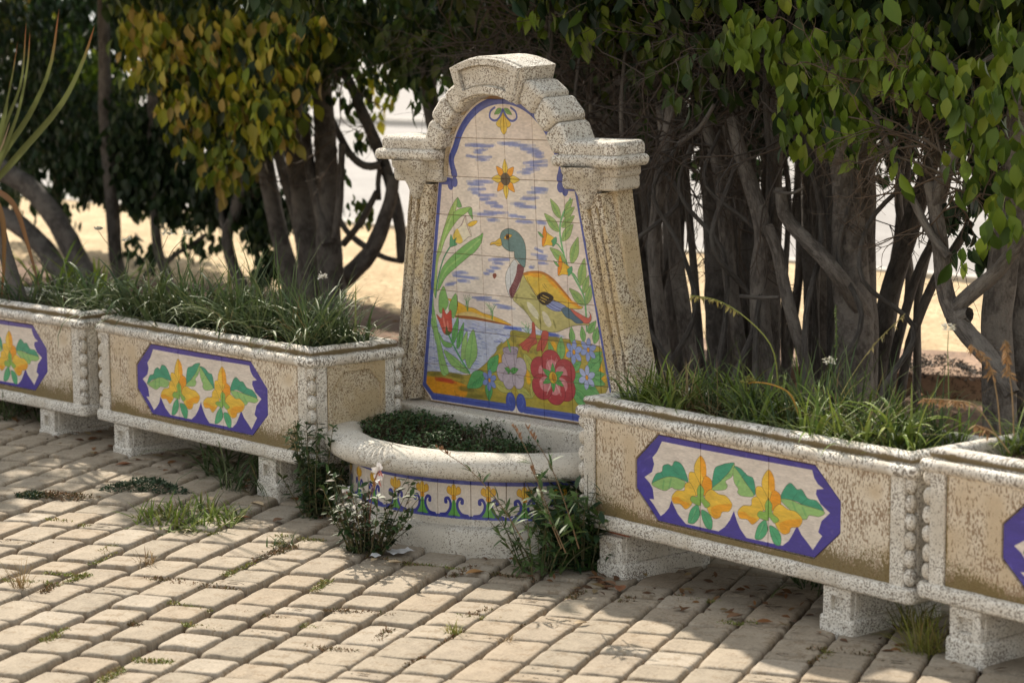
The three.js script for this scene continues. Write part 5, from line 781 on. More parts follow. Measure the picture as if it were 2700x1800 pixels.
  { // thin crossing stems in front of the thick ones
    const at0 = [[0.586,0.365,-8.742,0.012],[0.649,0.374,-8.678,0.012],[0.728,0.377,-8.600,0.013],[0.834,0.384,-8.492,0.013],[0.917,0.388,-8.409,0.013],[1.012,0.394,-8.313,0.011],[1.084,0.405,-8.241,0.013],[1.154,0.408,-8.170,0.013],[1.271,0.426,-8.052,0.011],[1.325,0.434,-7.998,0.012],[0.774,0.375,-8.553,0.012],[0.976,0.389,-8.350,0.010]], at1 = [[0.666,1.291,-8.946,0.009],[0.528,1.250,-9.085,0.010],[0.807,1.414,-8.804,0.010],[0.914,1.351,-8.695,0.010],[0.815,1.347,-8.795,0.008],[1.121,1.325,-8.487,0.008],[1.041,1.388,-8.568,0.010],[1.263,1.314,-8.344,0.010],[1.178,1.359,-8.429,0.008],[1.429,1.179,-8.177,0.009],[0.714,1.293,-8.898,0.009],[1.079,1.225,-8.530,0.008]];
    at0.forEach((a, i) => { if (i % 3 === 2) return; const b = at1[i], m = (k, j) => [lerp(a[0], b[0], k) + rr(-j, j) * 1.8, lerp(a[1], b[1], k), lerp(a[2], b[2], k) + rr(-j, j), lerp(a[3], b[3], k) * 0.9]; mesh('branch', limb([[a[0], a[1] - 0.12, a[2], a[3]], a, m(0.3, 0.06), m(0.55, 0.08), m(0.8, 0.07), b], 8, 0.2).applyMatrix4(new THREE.Matrix4().makeTranslation(-S[9][0][0], 0, -S[9][0][2])), M.bark, t); });
  }
  twigs(t, [[0.670,1.597,-9.013,0.121],[0.796,1.649,-8.886,0.136],[0.890,1.515,-8.791,0.101],[0.734,1.376,-8.948,0.086],[0.979,1.649,-8.701,0.100],[0.671,1.288,-9.012,0.104],[0.829,1.243,-8.852,0.102],[1.129,1.355,-8.550,0.099]], 100, 0.34, [0.09, 0.07, 0.058]); settle(t);
}
{ // at the right edge
  const q = [[1.717,0.375,-7.816,0.064],[1.706,0.528,-7.826,0.061],[1.698,0.681,-7.834,0.058],[1.708,0.866,-7.825,0.055],[1.728,1.080,-7.804,0.051],[1.742,1.307,-7.790,0.048],[1.756,1.530,-7.776,0.045]], q2 = [[1.837,0.359,-7.907,0.068],[1.831,0.514,-7.914,0.065],[1.820,0.669,-7.925,0.062],[1.809,0.838,-7.936,0.059],[1.808,1.039,-7.937,0.055]], s = [[1.694,0.501,-7.555,0.030],[1.650,0.585,-7.599,0.033],[1.606,0.646,-7.643,0.033],[1.556,0.708,-7.694,0.034],[1.511,0.785,-7.740,0.033],[1.491,0.874,-7.759,0.030],[1.482,0.994,-7.769,0.030],[1.467,1.114,-7.783,0.027],[1.447,1.203,-7.804,0.023]];
  const t = tree('fig tree at the right edge with a bent cut-off limb and hanging green leaves', q[0], [q, q2], [s, [[1.530,0.769,-7.721,0.027],[1.578,0.835,-7.672,0.025],[1.644,0.912,-7.605,0.024],[1.691,0.990,-7.558,0.022],[1.737,1.074,-7.512,0.020]], [[1.496,0.957,-7.683,0.015],[1.445,1.027,-7.735,0.015],[1.392,1.144,-7.788,0.012],[1.339,1.261,-7.841,0.011],[1.286,1.395,-7.895,0.011],[1.218,1.545,-7.964,0.009]], [[1.467,1.129,-7.784,0.024],[1.491,1.235,-7.760,0.024],[1.527,1.326,-7.724,0.021],[1.573,1.460,-7.676,0.018]], [[1.448,1.651,-7.732,0.009],[1.523,1.593,-7.657,0.009],[1.606,1.636,-7.572,0.007],[1.688,1.693,-7.490,0.007]], [[1.518,0.733,-7.733,0.030],[1.543,0.747,-7.708,0.033],[1.564,0.758,-7.686,0.030],[1.571,0.759,-7.679,0.025]]]);
  crown(t, [
    ...clumps([[1.591,1.736,-7.375,0.065],[1.510,1.666,-7.457,0.057],[1.582,1.568,-7.384,0.057],[1.415,1.566,-7.552,0.049],[1.501,1.467,-7.465,0.052],[1.596,1.427,-7.369,0.062],[1.634,1.288,-7.332,0.057],[1.563,1.313,-7.403,0.037],[1.625,1.160,-7.341,0.048],[1.588,1.228,-7.377,0.028],[1.454,1.408,-7.512,0.029],[1.378,1.638,-7.590,0.058],[1.639,1.610,-7.326,0.062],[1.568,1.056,-7.398,0.031],[1.646,0.962,-7.320,0.020],[1.332,1.346,-7.635,0.024],[1.519,1.138,-7.447,0.020]], { pal: 'vivid', mixd: 0.12, n: 1.5, d: 0.12, size: 0.08, front: 0.8, near: 1 }),
    ...clumps([[1.898,1.791,-10.259,0.216],[2.077,1.750,-10.079,0.212],[2.234,1.748,-9.921,0.209],[1.920,1.479,-10.238,0.157],[2.084,1.385,-10.072,0.155],[2.212,1.293,-9.943,0.153],[2.280,1.011,-9.875,0.133],[2.222,0.795,-9.933,0.115]], { pal: 'dark', n: 1.2, d: 0.3 }), ...clumps([[1.695,1.710,-8.619,0.198],[1.858,1.645,-8.454,0.194],[1.877,1.323,-8.435,0.162],[1.768,1.417,-8.545,0.131],[1.584,1.645,-8.730,0.134]], { pal: 'dark', n: 0.9, d: 0.3 }), ...clumps([[1.688,1.097,-8.200,0.095],[1.755,0.991,-8.132,0.094],[1.660,1.206,-8.228,0.079]], { pal: 'dark', n: 0.5, d: 0.2 }),
    ...above(0.6, 3.4, -2.6, -0.8, 2.0, 2.45, 30, { pal: 'vivid', mixd: 0.5, n: 0.8 })], 16000, 250);
  twigs(t, [[1.373,1.425,-7.878,0.068],[1.413,1.366,-7.839,0.060],[1.347,1.485,-7.905,0.061],[1.451,1.338,-7.800,0.045],[1.566,1.209,-7.684,0.059]], 70, 0.22, [0.13, 0.095, 0.07]); settle(t);
}
{ // the row goes on beyond the left edge of the picture, where the sun comes from
  const b = row(-9.5, -2.2); const t = tree('fig tree of the same row outside the left edge of the picture', [b.x, 0, b.z], [[[b.x, 0.2, b.z, 0.13], [b.x - 0.1, 1.2, b.z, 0.12], [b.x + 0.1, 2.6, b.z, 0.1]]]);
  crown(t, [...above(-13, -8.5, -3.2, -0.9, 1.6, 3.2, 46, { pal: 'dark', n: 1 }), ...above(-7.2, -3.9, -0.9, 0.25, 2.35, 3.0, 26, { pal: 'dark', n: 1 })], 20000); settle(t);
  const c = row(5.2, -1.2), t2 = tree('fig tree of the same row outside the right edge of the picture', [c.x, 0, c.z], [[[c.x, 0.2, c.z, 0.14], [c.x + 0.1, 1.2, c.z, 0.12], [c.x, 2.4, c.z, 0.1]]]);
  crown(t2, above(3.9, 7.5, -2.6, -0.4, 0.9, 2.9, 40, { pal: 'mid', mixd: 0.4, n: 1 }), 14000); settle(t2);
}
// ---------------------------------------------------------------- what grows in the planters and the basin
reseed(311);
const at = (x, z, dy = 0) => V(x, groundY(x, z) + dy, z);
const C = { shade: [[0.085, 0.135, 0.045], [0.11, 0.165, 0.06], [0.15, 0.20, 0.085], [0.065, 0.11, 0.045], [0.19, 0.22, 0.10]], fresh: [[0.16, 0.24, 0.035], [0.22, 0.31, 0.05], [0.13, 0.20, 0.03], [0.32, 0.37, 0.10]], dry: [[0.36, 0.25, 0.11], [0.42, 0.32, 0.17], [0.28, 0.17, 0.08], [0.45, 0.36, 0.2]], glow: [[0.20, 0.32, 0.02], [0.28, 0.38, 0.03], [0.16, 0.28, 0.02]], straw: [[0.30, 0.30, 0.06], [0.22, 0.26, 0.05], [0.38, 0.33, 0.10]], rust: [[0.22, 0.10, 0.04], [0.30, 0.15, 0.06], [0.18, 0.09, 0.045]] };
function fillGrass(o, label, spec) { // spec: [count, length, width, palette, lean, curl, u0, u1]
  const b = new MB();
  for (const [n, len, wid, pal, lean, curl, u0 = -0.64, u1 = 0.64, w0 = -0.05, w1 = -0.35] of spec) {
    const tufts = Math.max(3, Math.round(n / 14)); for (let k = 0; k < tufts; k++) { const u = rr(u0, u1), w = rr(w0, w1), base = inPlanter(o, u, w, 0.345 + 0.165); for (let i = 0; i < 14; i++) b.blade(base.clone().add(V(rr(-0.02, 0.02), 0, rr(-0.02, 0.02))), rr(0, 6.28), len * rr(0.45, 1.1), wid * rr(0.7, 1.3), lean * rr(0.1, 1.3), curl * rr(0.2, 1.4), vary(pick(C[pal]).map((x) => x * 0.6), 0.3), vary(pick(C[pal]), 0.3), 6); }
  }
  const m = b.build('grass', M.grass); return tag(m, label, 'grass', undefined, 'stuff');
}
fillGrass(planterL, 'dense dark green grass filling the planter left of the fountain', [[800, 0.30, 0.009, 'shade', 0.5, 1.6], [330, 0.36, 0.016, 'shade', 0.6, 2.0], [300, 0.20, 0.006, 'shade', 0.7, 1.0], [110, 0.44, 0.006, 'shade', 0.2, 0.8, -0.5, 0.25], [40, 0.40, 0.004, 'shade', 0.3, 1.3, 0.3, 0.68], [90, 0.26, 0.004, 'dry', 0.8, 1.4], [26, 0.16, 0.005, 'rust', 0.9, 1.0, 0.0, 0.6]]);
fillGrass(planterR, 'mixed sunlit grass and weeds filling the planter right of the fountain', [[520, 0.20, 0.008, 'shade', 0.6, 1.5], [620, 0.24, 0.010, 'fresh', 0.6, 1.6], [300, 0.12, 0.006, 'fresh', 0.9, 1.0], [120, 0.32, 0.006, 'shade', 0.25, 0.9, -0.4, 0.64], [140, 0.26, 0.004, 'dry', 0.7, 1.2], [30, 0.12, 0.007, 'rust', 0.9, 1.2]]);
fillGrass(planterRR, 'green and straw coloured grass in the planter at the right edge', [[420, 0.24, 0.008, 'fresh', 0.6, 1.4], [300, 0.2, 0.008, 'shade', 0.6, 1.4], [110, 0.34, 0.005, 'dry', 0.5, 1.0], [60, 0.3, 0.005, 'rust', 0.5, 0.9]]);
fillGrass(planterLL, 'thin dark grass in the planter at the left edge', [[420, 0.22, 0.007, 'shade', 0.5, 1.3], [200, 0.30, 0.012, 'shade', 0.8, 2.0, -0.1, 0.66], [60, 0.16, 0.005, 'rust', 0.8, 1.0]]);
function strapPlant(label, p, n, len, wid, pal, group, curl = 2.2) {
  const t = thing('strap_leaf_plant', label, 'plant', [p.x, p.y, p.z], 0, group); for (let i = 0; i < n; i++) { const b = new MB(); b.blade(V(0, 0, 0), i / n * 6.28 + rr(-0.3, 0.3), len * rr(0.7, 1.1), wid, rr(0.15, 0.6), curl * rr(0.7, 1.2), pick(C[pal]).map((x) => x * 0.8), vary(pick(C[pal]).map((x) => x * 1.25), 0.15), 8); b.build('leaf', M.grass, t); } return t;
}
strapPlant('pale green strap-leaf plant near the right corner of the planter right of the fountain', inPlanter(planterR, 0.50, -0.16, 0.52), 16, 0.26, 0.021, 'fresh');
strapPlant('arching strap-leaf plant standing in the middle of the grass left of the fountain', inPlanter(planterL, 0.02, -0.12, 0.52), 15, 0.34, 0.02, 'shade');
strapPlant('strap-leaf plant leaning over the left corner of the planter left of the fountain', inPlanter(planterL, -0.56, -0.14, 0.52), 14, 0.36, 0.02, 'shade');
strapPlant('low strap-leaf plant at the right corner of the left edge planter', inPlanter(planterLL, 0.52, -0.16, 0.52), 14, 0.32, 0.018, 'shade');
{ const q = [[-2.721,-12.908]][0]; const p = row(-4.75, -1.1); for (const [u, w, l] of [[-4.72, -1.2, 'yellow-green leaves glowing in the sun behind the left edge planter'], [-4.35, -1.25, 'smaller glowing yellow-green clump behind the left edge planter']]) { const c = row(u, w); c.y = groundY(c.x, c.z); strapPlant(l, c, 22, 0.55, 0.03, 'glow', undefined, 0.9); } }
// seed stalks and flower stems that stand out singly
function stalk(name, label, cat, pts, r, col, deco) { const t = thing(name, label, cat, [pts[0][0], pts[0][1], pts[0][2]]), o = V(...pts[0].slice(0, 3)), cv = new THREE.CatmullRomCurve3(pts.map((q) => V(q[0], q[1], q[2]).sub(o))); const b = new MB(); b.stem(cv.getPoints(14), r, r * 0.5, col, 5); b.build('stem', M.twig, t); deco(t, cv); return t; }
const seedHead = (col, from, n, len, side = 1) => (t, cv) => { const b = new MB(); for (let i = 0; i < n; i++) { const k = lerp(from, 1, i / n), p = cv.getPoint(k); const d = V(rr(-1, 1), rr(-1, 0.3) - 0.4 * side, rr(-1, 1)).normalize(); b.leaf(p, p.clone().addScaledVector(d, len * rr(0.5, 1.2)), V(rr(-1, 1), 0.5, rr(-1, 1)), len * 0.22, vary(col, 0.3)); } b.build('seed_head', M.dry, t); };
const umbel = (col) => (t, cv) => { const e = cv.getPoint(1), b = new MB(); for (let i = 0; i < 22; i++) { const d = V(rr(-1, 1), rr(0, 1), rr(-1, 1)).normalize(), p = e.clone().addScaledVector(d, rr(0.008, 0.022)); for (let k = 0; k < 3; k++) b.leaf(p, p.clone().add(V(rr(-1, 1), rr(0, 1), rr(-1, 1)).normalize().multiplyScalar(0.011)), V(rr(-1, 1), 1, rr(-1, 1)), 0.006, col); } b.build('flower_head', M.dry, t); };
stalk('grass_stalk', 'arching yellow-green seed stalk standing up from the planter right of the fountain', 'grass stalk', [[0.830,0.611,-6.934,0.000],[0.811,0.745,-6.954,0.000],[0.743,0.826,-7.022,0.000],[0.655,0.878,-7.111,0.000],[0.572,0.886,-7.195,0.000]], 0.003, [0.20, 0.22, 0.05], seedHead([0.40, 0.34, 0.12], 0.6, 60, 0.024));
stalk('grass_stalk', 'thin straight seed stalk slanting in front of the thickest trunk, right of the fountain', 'grass stalk', [[0.985,0.594,-6.779,0.000],[1.029,0.694,-6.734,0.000],[1.085,0.794,-6.678,0.000],[1.161,0.895,-6.602,0.000]], 0.002, [0.28, 0.25, 0.10], seedHead([0.42, 0.36, 0.18], 0.6, 22, 0.02));
stalk('grass_stalk', 'green club-shaped seed stalk rising straight from the planter right of the fountain', 'grass stalk', [[0.991,0.555,-6.773,0.000],[0.983,0.688,-6.780,0.000],[0.984,0.821,-6.780,0.000],[0.981,0.901,-6.783,0.000]], 0.002, [0.09, 0.15, 0.04], seedHead([0.13, 0.17, 0.05], 0.45, 50, 0.012));
stalk('dandelion_stalk', 'orange bent stalk with a spent yellow flower head in the planter right of the fountain', 'flower', [[0.867,0.570,-6.685,0.000],[0.837,0.639,-6.715,0.000],[0.796,0.659,-6.756,0.000],[0.742,0.661,-6.810,0.000],[0.724,0.655,-6.829,0.000]], 0.0035, [0.40, 0.22, 0.04], umbel([0.30, 0.28, 0.08]));
stalk('white_flower', 'fluffy white flower head on a thin stem, in the planter right of the fountain', 'flower', [[0.961,0.591,-6.803,0.000],[0.966,0.658,-6.797,0.000],[0.969,0.719,-6.795,0.000]], 0.002, [0.10, 0.14, 0.05], umbel([0.70, 0.68, 0.60]));
stalk('white_flower', 'white flower on a long stem in front of the pale verge at the right edge', 'flower', [[1.250,0.621,-6.370,0.000],[1.248,0.722,-6.372,0.000],[1.244,0.822,-6.376,0.000],[1.245,0.872,-6.374,0.000]], 0.002, [0.12, 0.16, 0.05], umbel([0.72, 0.70, 0.62]));
stalk('white_flower', 'small white flower cluster on a stem above the grass left of the fountain', 'flower', [[-0.698,0.664,-8.332,0.000],[-0.702,0.745,-8.336,0.000],[-0.704,0.826,-8.338,0.000]], 0.002, [0.07, 0.11, 0.04], umbel([0.72, 0.70, 0.65]));
for (const [w, l, pts] of [[0.25, 'tallest', [[-1.512,0.638,-9.153,0.000],[-1.481,0.731,-9.122,0.000],[-1.428,0.833,-9.068,0.000],[-1.377,0.934,-9.017,0.000]]], [0, 'leftmost', [[-1.664,0.621,-9.306,0.000],[-1.645,0.714,-9.287,0.000],[-1.629,0.806,-9.270,0.000],[-1.719,0.925,-9.361,0.000]]], [0, 'second', [[-1.587,0.630,-9.228,0.000],[-1.588,0.720,-9.230,0.000],[-1.570,0.812,-9.211,0.000],[-1.578,0.891,-9.219,0.000]]], [0, 'rightmost', [[-1.459,0.644,-9.099,0.000],[-1.409,0.756,-9.049,0.000],[-1.365,0.865,-9.004,0.000],[-1.289,0.941,-8.928,0.000]]]])
  stalk('wild_flower', { tallest: 'tallest grey-white flower on a stem above the left edge planter', leftmost: 'stem with pale flower head, leftmost of the flower stems in the left edge planter', second: 'short stem with a white bud head between two taller flower stems, left edge planter', rightmost: 'leaning stem with pale flower, rightmost of those over the left edge planter' }[l], 'flower', pts, 0.0022, [0.055, 0.085, 0.035], umbel([0.55, 0.54, 0.46]));
for (const [l, pts] of [['upper dry brown grass plume at the right edge', [[1.347,0.612,-6.130,0.000],[1.335,0.732,-6.142,0.000],[1.314,0.814,-6.163,0.000],[1.273,0.857,-6.204,0.000]]], ['dry brown grass plume leaning left over the planter joint', [[1.325,0.621,-6.081,0.000],[1.274,0.697,-6.132,0.000],[1.224,0.702,-6.183,0.000],[1.153,0.697,-6.255,0.000]]], ['dry brown grass plume at the right edge below the bent limb', [[1.377,0.617,-6.100,0.000],[1.370,0.737,-6.107,0.000],[1.358,0.820,-6.119,0.000],[1.352,0.879,-6.125,0.000]]], ['reddish dry grass plume just above the corner of the right edge planter', [[1.342,0.589,-5.993,0.000],[1.312,0.631,-6.023,0.000],[1.285,0.645,-6.051,0.000],[1.263,0.653,-6.073,0.000]]]])
  stalk('dry_grass_plume', l, 'grass stalk', pts, 0.002, [0.30, 0.20, 0.10], seedHead([0.36, 0.22, 0.11], 0.5, 60, 0.028));
{ // the spiky plant at the left edge
  const base = [[-2.115,0.557,-9.689,0.034],[-2.180,0.724,-9.755,0.032],[-2.219,0.835,-9.794,0.030],[-2.256,0.984,-9.831,0.030],[-2.280,1.096,-9.856,0.032]]; const t = thing('spiky_plant', 'tall spiky plant with long narrow brown-tipped leaves, in the left edge planter', 'plant', [base[0][0], base[0][1], base[0][2]]); const o = V(...base[0].slice(0, 3));
  const off = new THREE.Matrix4().makeTranslation(-o.x, -o.y, -o.z); mesh('trunk', limb(base).applyMatrix4(off), M.bark, t);
  const green = [0.16, 0.19, 0.07], tip = [0.22, 0.09, 0.04];
  const long = (pts, w, c = green, e = tip) => { const cv = new THREE.CatmullRomCurve3(pts.map((q) => V(q[0], q[1], q[2]).sub(o))), b = new MB(), n = 14; let prev = null; for (let i = 0; i <= n; i++) { const k = i / n, p = cv.getPoint(k), d = cv.getTangent(k), s = d.clone().cross(V(0.25, 0.1, 1)).normalize(), u = s.clone().cross(d), h = w / 2 * Math.min(1, 0.6 + k * 2) * Math.pow(1 - k, 0.6), q = smoothstep(k, 0.72, 0.95), col = [0, 1, 2].map((x) => lerp(c[x], e[x], q)), a = b.v(p.clone().addScaledVector(s, h).addScaledVector(u, h * 0.5), col), m = b.v(p, col.map((x) => x * 1.15)), z = b.v(p.clone().addScaledVector(s, -h).addScaledVector(u, h * 0.5), col); if (prev) b.i.push(prev[0], prev[1], m, prev[0], m, a, prev[1], prev[2], z, prev[1], z, m); prev = [a, m, z]; } b.build('leaf', M.grass, t); };
  for (const [w, q] of [[0.034, [[-2.254,1.093,-9.759,0.000],[-2.190,1.212,-9.694,0.000],[-2.026,1.401,-9.528,0.000],[-1.909,1.598,-9.411,0.000],[-1.850,1.841,-9.351,0.000]]], [0.034, [[-2.246,1.086,-9.722,0.000],[-2.069,1.245,-9.544,0.000],[-1.843,1.457,-9.316,0.000],[-1.733,1.624,-9.205,0.000],[-1.667,1.771,-9.138,0.000]]], [0.02, [[-2.267,1.100,-9.800,0.000],[-2.168,1.348,-9.700,0.000],[-2.072,1.536,-9.603,0.000],[-2.032,1.794,-9.564,0.000]]], [0.016, [[-2.276,1.098,-9.837,0.000],[-2.206,1.327,-9.767,0.000],[-2.140,1.514,-9.700,0.000],[-2.088,1.710,-9.648,0.000]]], [0.016, [[-2.293,1.093,-9.911,0.000],[-2.231,1.267,-9.848,0.000],[-2.185,1.400,-9.803,0.000],[-2.154,1.550,-9.772,0.000]]], [0.03, [[-2.312,1.090,-9.958,0.000],[-2.376,1.318,-10.023,0.000],[-2.413,1.585,-10.061,0.000],[-2.506,1.777,-10.154,0.000]]], [0.02, [[-2.233,1.109,-9.652,0.000],[-2.155,1.242,-9.573,0.000],[-2.063,1.410,-9.480,0.000],[-2.003,1.609,-9.420,0.000],[-1.983,1.752,-9.400,0.000]]]]) long(q, w);
  long([[-2.228,1.089,-9.675,0.000],[-2.111,1.022,-9.558,0.000],[-2.043,0.861,-9.489,0.000],[-1.982,0.661,-9.428,0.000]], 0.03, [0.24, 0.12, 0.05], [0.14, 0.08, 0.05]); long([[-2.234,1.090,-9.653,0.000],[-2.168,0.965,-9.586,0.000],[-2.167,0.779,-9.585,0.000],[-2.189,0.608,-9.608,0.000]], 0.03, [0.27, 0.15, 0.06], [0.2, 0.1, 0.05]); long([[-2.257,1.140,-9.761,0.000],[-2.189,1.246,-9.693,0.000],[-2.157,1.312,-9.661,0.000],[-2.131,1.369,-9.634,0.000]], 0.012, [0.42, 0.33, 0.24], [0.42, 0.33, 0.24]);
}
{ // creeping plant in the basin
  const t = thing('creeping_plant', 'low creeping plant with tiny dark green leaves growing inside the fountain basin', 'plant', [FOUNTAIN.x, fy, FOUNTAIN.z], FYAW); const b = new MB(), s = new MB();
  for (let i = 0; i < 1500; i++) { const a = rr(0, 6.28), q = Math.sqrt(R()), x = -0.13 + 0.46 * q * Math.cos(a), z = 0.20 + 0.31 * q * Math.sin(a); if ((x / 0.60) ** 2 + ((z + 0.05) / 0.535) ** 2 > 1 || z < 0.06 || x > 0.26 + 0.35 * (z - 0.1)) continue;
    const h = 0.245 + 0.085 * (1 - q * q) * (0.6 + 0.6 * N3(x * 6, 0, z * 6)) + 0.03 * smoothstep(-x, 0.1, 0.45) + rr(-0.015, 0.02), p = V(x, h, z), d = V(rr(-1, 1), rr(0.2, 1.1), rr(-1, 1)).normalize();
    s.stem([V(x + rr(-0.03, 0.03), h - 0.05, z + rr(-0.03, 0.03)), p.clone(), p.clone().addScaledVector(d, 0.025)], 0.0014, 0.001, [0.10, 0.06, 0.035], 3);
    for (let k = 0; k < 7; k++) { const c = p.clone().addScaledVector(d, k * 0.005), o2 = V(rr(-1, 1), rr(-0.1, 0.9), rr(-1, 1)).normalize(); b.leaf(c, c.clone().addScaledVector(o2, rr(0.010, 0.019)), V(rr(-0.6, 0.6), 1, rr(-0.6, 0.6)), rr(0.006, 0.009), vary(pick([[0.045, 0.10, 0.03], [0.06, 0.125, 0.035], [0.035, 0.08, 0.03], [0.075, 0.13, 0.05]]), 0.3)); } }
  const f = b.build('foliage', M.weed, t); f.userData.kind = 'stuff'; const k = s.build('stems', M.twig, t); k.userData.kind = 'stuff';
}
// ---------------------------------------------------------------- weeds on the ground
function bush(name, label, p, n, h, spread, leafLen, leafW, cols, flowers = []) { // upright leafy weed with many thin stems
  const t = thing(name, label, 'weed', [p.x, p.y, p.z]), b = new MB(), s = new MB();
  for (let i = 0; i < n; i++) { const a = rr(0, 6.28), sp = spread * Math.sqrt(R()), H = h * rr(0.35, 1), base = V(Math.cos(a) * sp * 0.35, -0.01, Math.sin(a) * sp * 0.35), tip = V(Math.cos(a) * sp + rr(-0.03, 0.03), H, Math.sin(a) * sp + rr(-0.03, 0.03)), mid = base.clone().lerp(tip, 0.5).add(V(rr(-0.02, 0.02), 0.03, rr(-0.02, 0.02))), cv = new THREE.QuadraticBezierCurve3(base, mid, tip), pts = cv.getPoints(6); s.stem(pts, 0.0022, 0.001, vary([0.12, 0.11, 0.05], 0.3), 4);
    const m = Math.round(H / leafLen * 4.2); for (let k = 0; k < m; k++) { const q = cv.getPoint(rr(0.03, 1)), d = V(rr(-1, 1), rr(-0.4, 0.7), rr(-1, 1)).normalize(); b.leaf(q, q.clone().addScaledVector(d, leafLen * rr(0.5, 1.15)), V(rr(-0.5, 0.5), 1, rr(-0.5, 0.5)), leafW * rr(0.7, 1.2), vary(pick(cols), 0.3)); } }
  b.build('leaves', M.weed, t).userData.kind = 'stuff'; s.build('stems', M.twig, t).userData.kind = 'stuff';
  for (const f of flowers) { const o = V(f[0] - p.x, f[1] - p.y, f[2] - p.z), fs = new MB(), fb = new MB(); fs.stem(new THREE.QuadraticBezierCurve3(V(rr(-0.02, 0.02), 0.05, 0), V(o.x * 0.35, o.y * 0.8, o.z * 0.35), o).getPoints(8), 0.0018, 0.0012, [0.26, 0.12, 0.08], 4); fs.build('flower_stem', M.twig, t); for (let i = 0; i < 4; i++) { const d = V(rr(-1, 1), rr(-0.2, 1), rr(-1, 1)).normalize(); fb.leaf(o, o.clone().addScaledVector(d, 0.026), V(-0.3, 0.4, 1), 0.016, [0.82, 0.78, 0.76], 0.1); } fb.leaf(o, o.clone().add(V(0.01, -0.03, 0)), V(0, 0, 1), 0.006, [0.5, 0.2, 0.18]); fb.build('flower', M.dry, t); }
  return t;
}
{
  const GR = [[0.035, 0.075, 0.02], [0.05, 0.095, 0.026], [0.065, 0.10, 0.03], [0.04, 0.065, 0.025], [0.09, 0.06, 0.03]];
  const g = [[-0.491,-7.346],[-0.699,-7.845],[0.224,-7.278],[0.086,-7.167],[-0.646,-8.054]];
  bush('flowering_weed', 'bushy weed with small white flowers against the left of the fountain basin', at(...g[0]), 38, 0.25, 0.17, 0.038, 0.014, GR, [...[[-0.440,0.297,-7.334,0.000],[-0.446,0.264,-7.341,0.000],[-0.561,0.200,-7.456,0.000],[-0.446,0.290,-7.341,0.000]]]);
  bush('flowering_weed', 'loose leggy weed between the left planter and the fountain basin', at(...g[1]), 34, 0.36, 0.12, 0.045, 0.013, GR.slice(0, 4), []);
  bush('flowering_weed', 'low leafy weed at the foot of the basin, left of the white flowered bush', at(...g[4]), 26, 0.2, 0.12, 0.05, 0.015, GR.slice(0, 3), []);
  bush('leafy_weed', 'tall dark green leafy weed in front of the basin beside the right planter foot', at(...g[2]), 80, 0.33, 0.24, 0.075, 0.019, [[0.045, 0.095, 0.028], [0.06, 0.12, 0.03], [0.085, 0.15, 0.035], [0.03, 0.07, 0.028]], []);
  bush('leafy_weed', 'lighter leafy weed spreading left over the basin tiles, part of the right thicket', at(...g[3]), 22, 0.27, 0.24, 0.05, 0.011, [[0.08, 0.135, 0.04], [0.10, 0.16, 0.05]], []);
  for (const [l, pts] of [['long bare flower stalk reaching across the basin rim to the left', [[0.029,0.172,-6.820,0.000],[-0.038,0.268,-6.887,0.000],[-0.134,0.360,-6.983,0.000],[-0.247,0.416,-7.097,0.000]]], ['upright bud stalk rising in front of the basin rim, left of the taller pair', [[0.145,0.187,-6.631,0.000],[0.094,0.309,-6.683,0.000],[0.058,0.436,-6.719,0.000],[0.001,0.540,-6.776,0.000]]], ['upright yellowish bud stalk right of the other bud stalk, before the basin ledge', [[0.196,0.198,-6.580,0.000],[0.158,0.322,-6.618,0.000],[0.108,0.445,-6.669,0.000],[0.046,0.534,-6.731,0.000]]], ['short red bud stalk in front of the basin tiles', [[0.156,0.192,-6.549,0.000],[0.119,0.276,-6.587,0.000],[0.081,0.374,-6.625,0.000],[0.055,0.429,-6.651,0.000]]]]) stalk('flower_stalk', l, 'flower', pts, 0.002, [0.16, 0.10, 0.05], (t, cv) => { const b = new MB(); for (let i = 0; i < 16; i++) { const k = rr(0.86, 1), p = cv.getPoint(k); b.leaf(p, p.clone().add(V(rr(-0.008, 0.008), rr(0.008, 0.02), rr(-0.008, 0.008))), V(rr(-1, 1), 0.2, 1), 0.005, vary([0.32, 0.18, 0.10], 0.3)); } for (let i = 0; i < 14; i++) { const k = rr(0.1, 0.7), p = cv.getPoint(k); b.leaf(p, p.clone().add(V(rr(-1, 1), rr(0.2, 1), rr(-1, 1)).normalize().multiplyScalar(0.055)), V(rr(-1, 1), 1, rr(-1, 1)), 0.011, vary([0.07, 0.13, 0.035], 0.25)); } b.build('buds', M.weed, t).userData.kind = 'stuff'; });
}
function tuft(label, p, n, len, wid, pal, o = {}) {
  const t = new MB(); for (let i = 0; i < n; i++) { const a = rr(0, 6.28), s = (o.spread ?? 0.04) * Math.sqrt(R()); t.blade(V(Math.cos(a) * s * (o.sx ?? 1), -0.012, Math.sin(a) * s), (o.az ?? 0) + (o.az === undefined ? rr(0, 6.28) : rr(-1.2, 1.2)), len * rr(0.4, 1.1), wid * rr(0.7, 1.3), (o.lean ?? 0.5) * rr(0.2, 1.5), (o.curl ?? 1.2) * rr(0.3, 1.3), vary(pick(C[pal]).map((x) => x * 0.7), 0.3), vary(pick(C[R() < (o.mix ?? 0) ? 'dry' : pal]), 0.3), 5); }
  const m = t.build('grass_tuft', M.grass); m.position.copy(p); return tag(m, label, 'grass tuft');
}
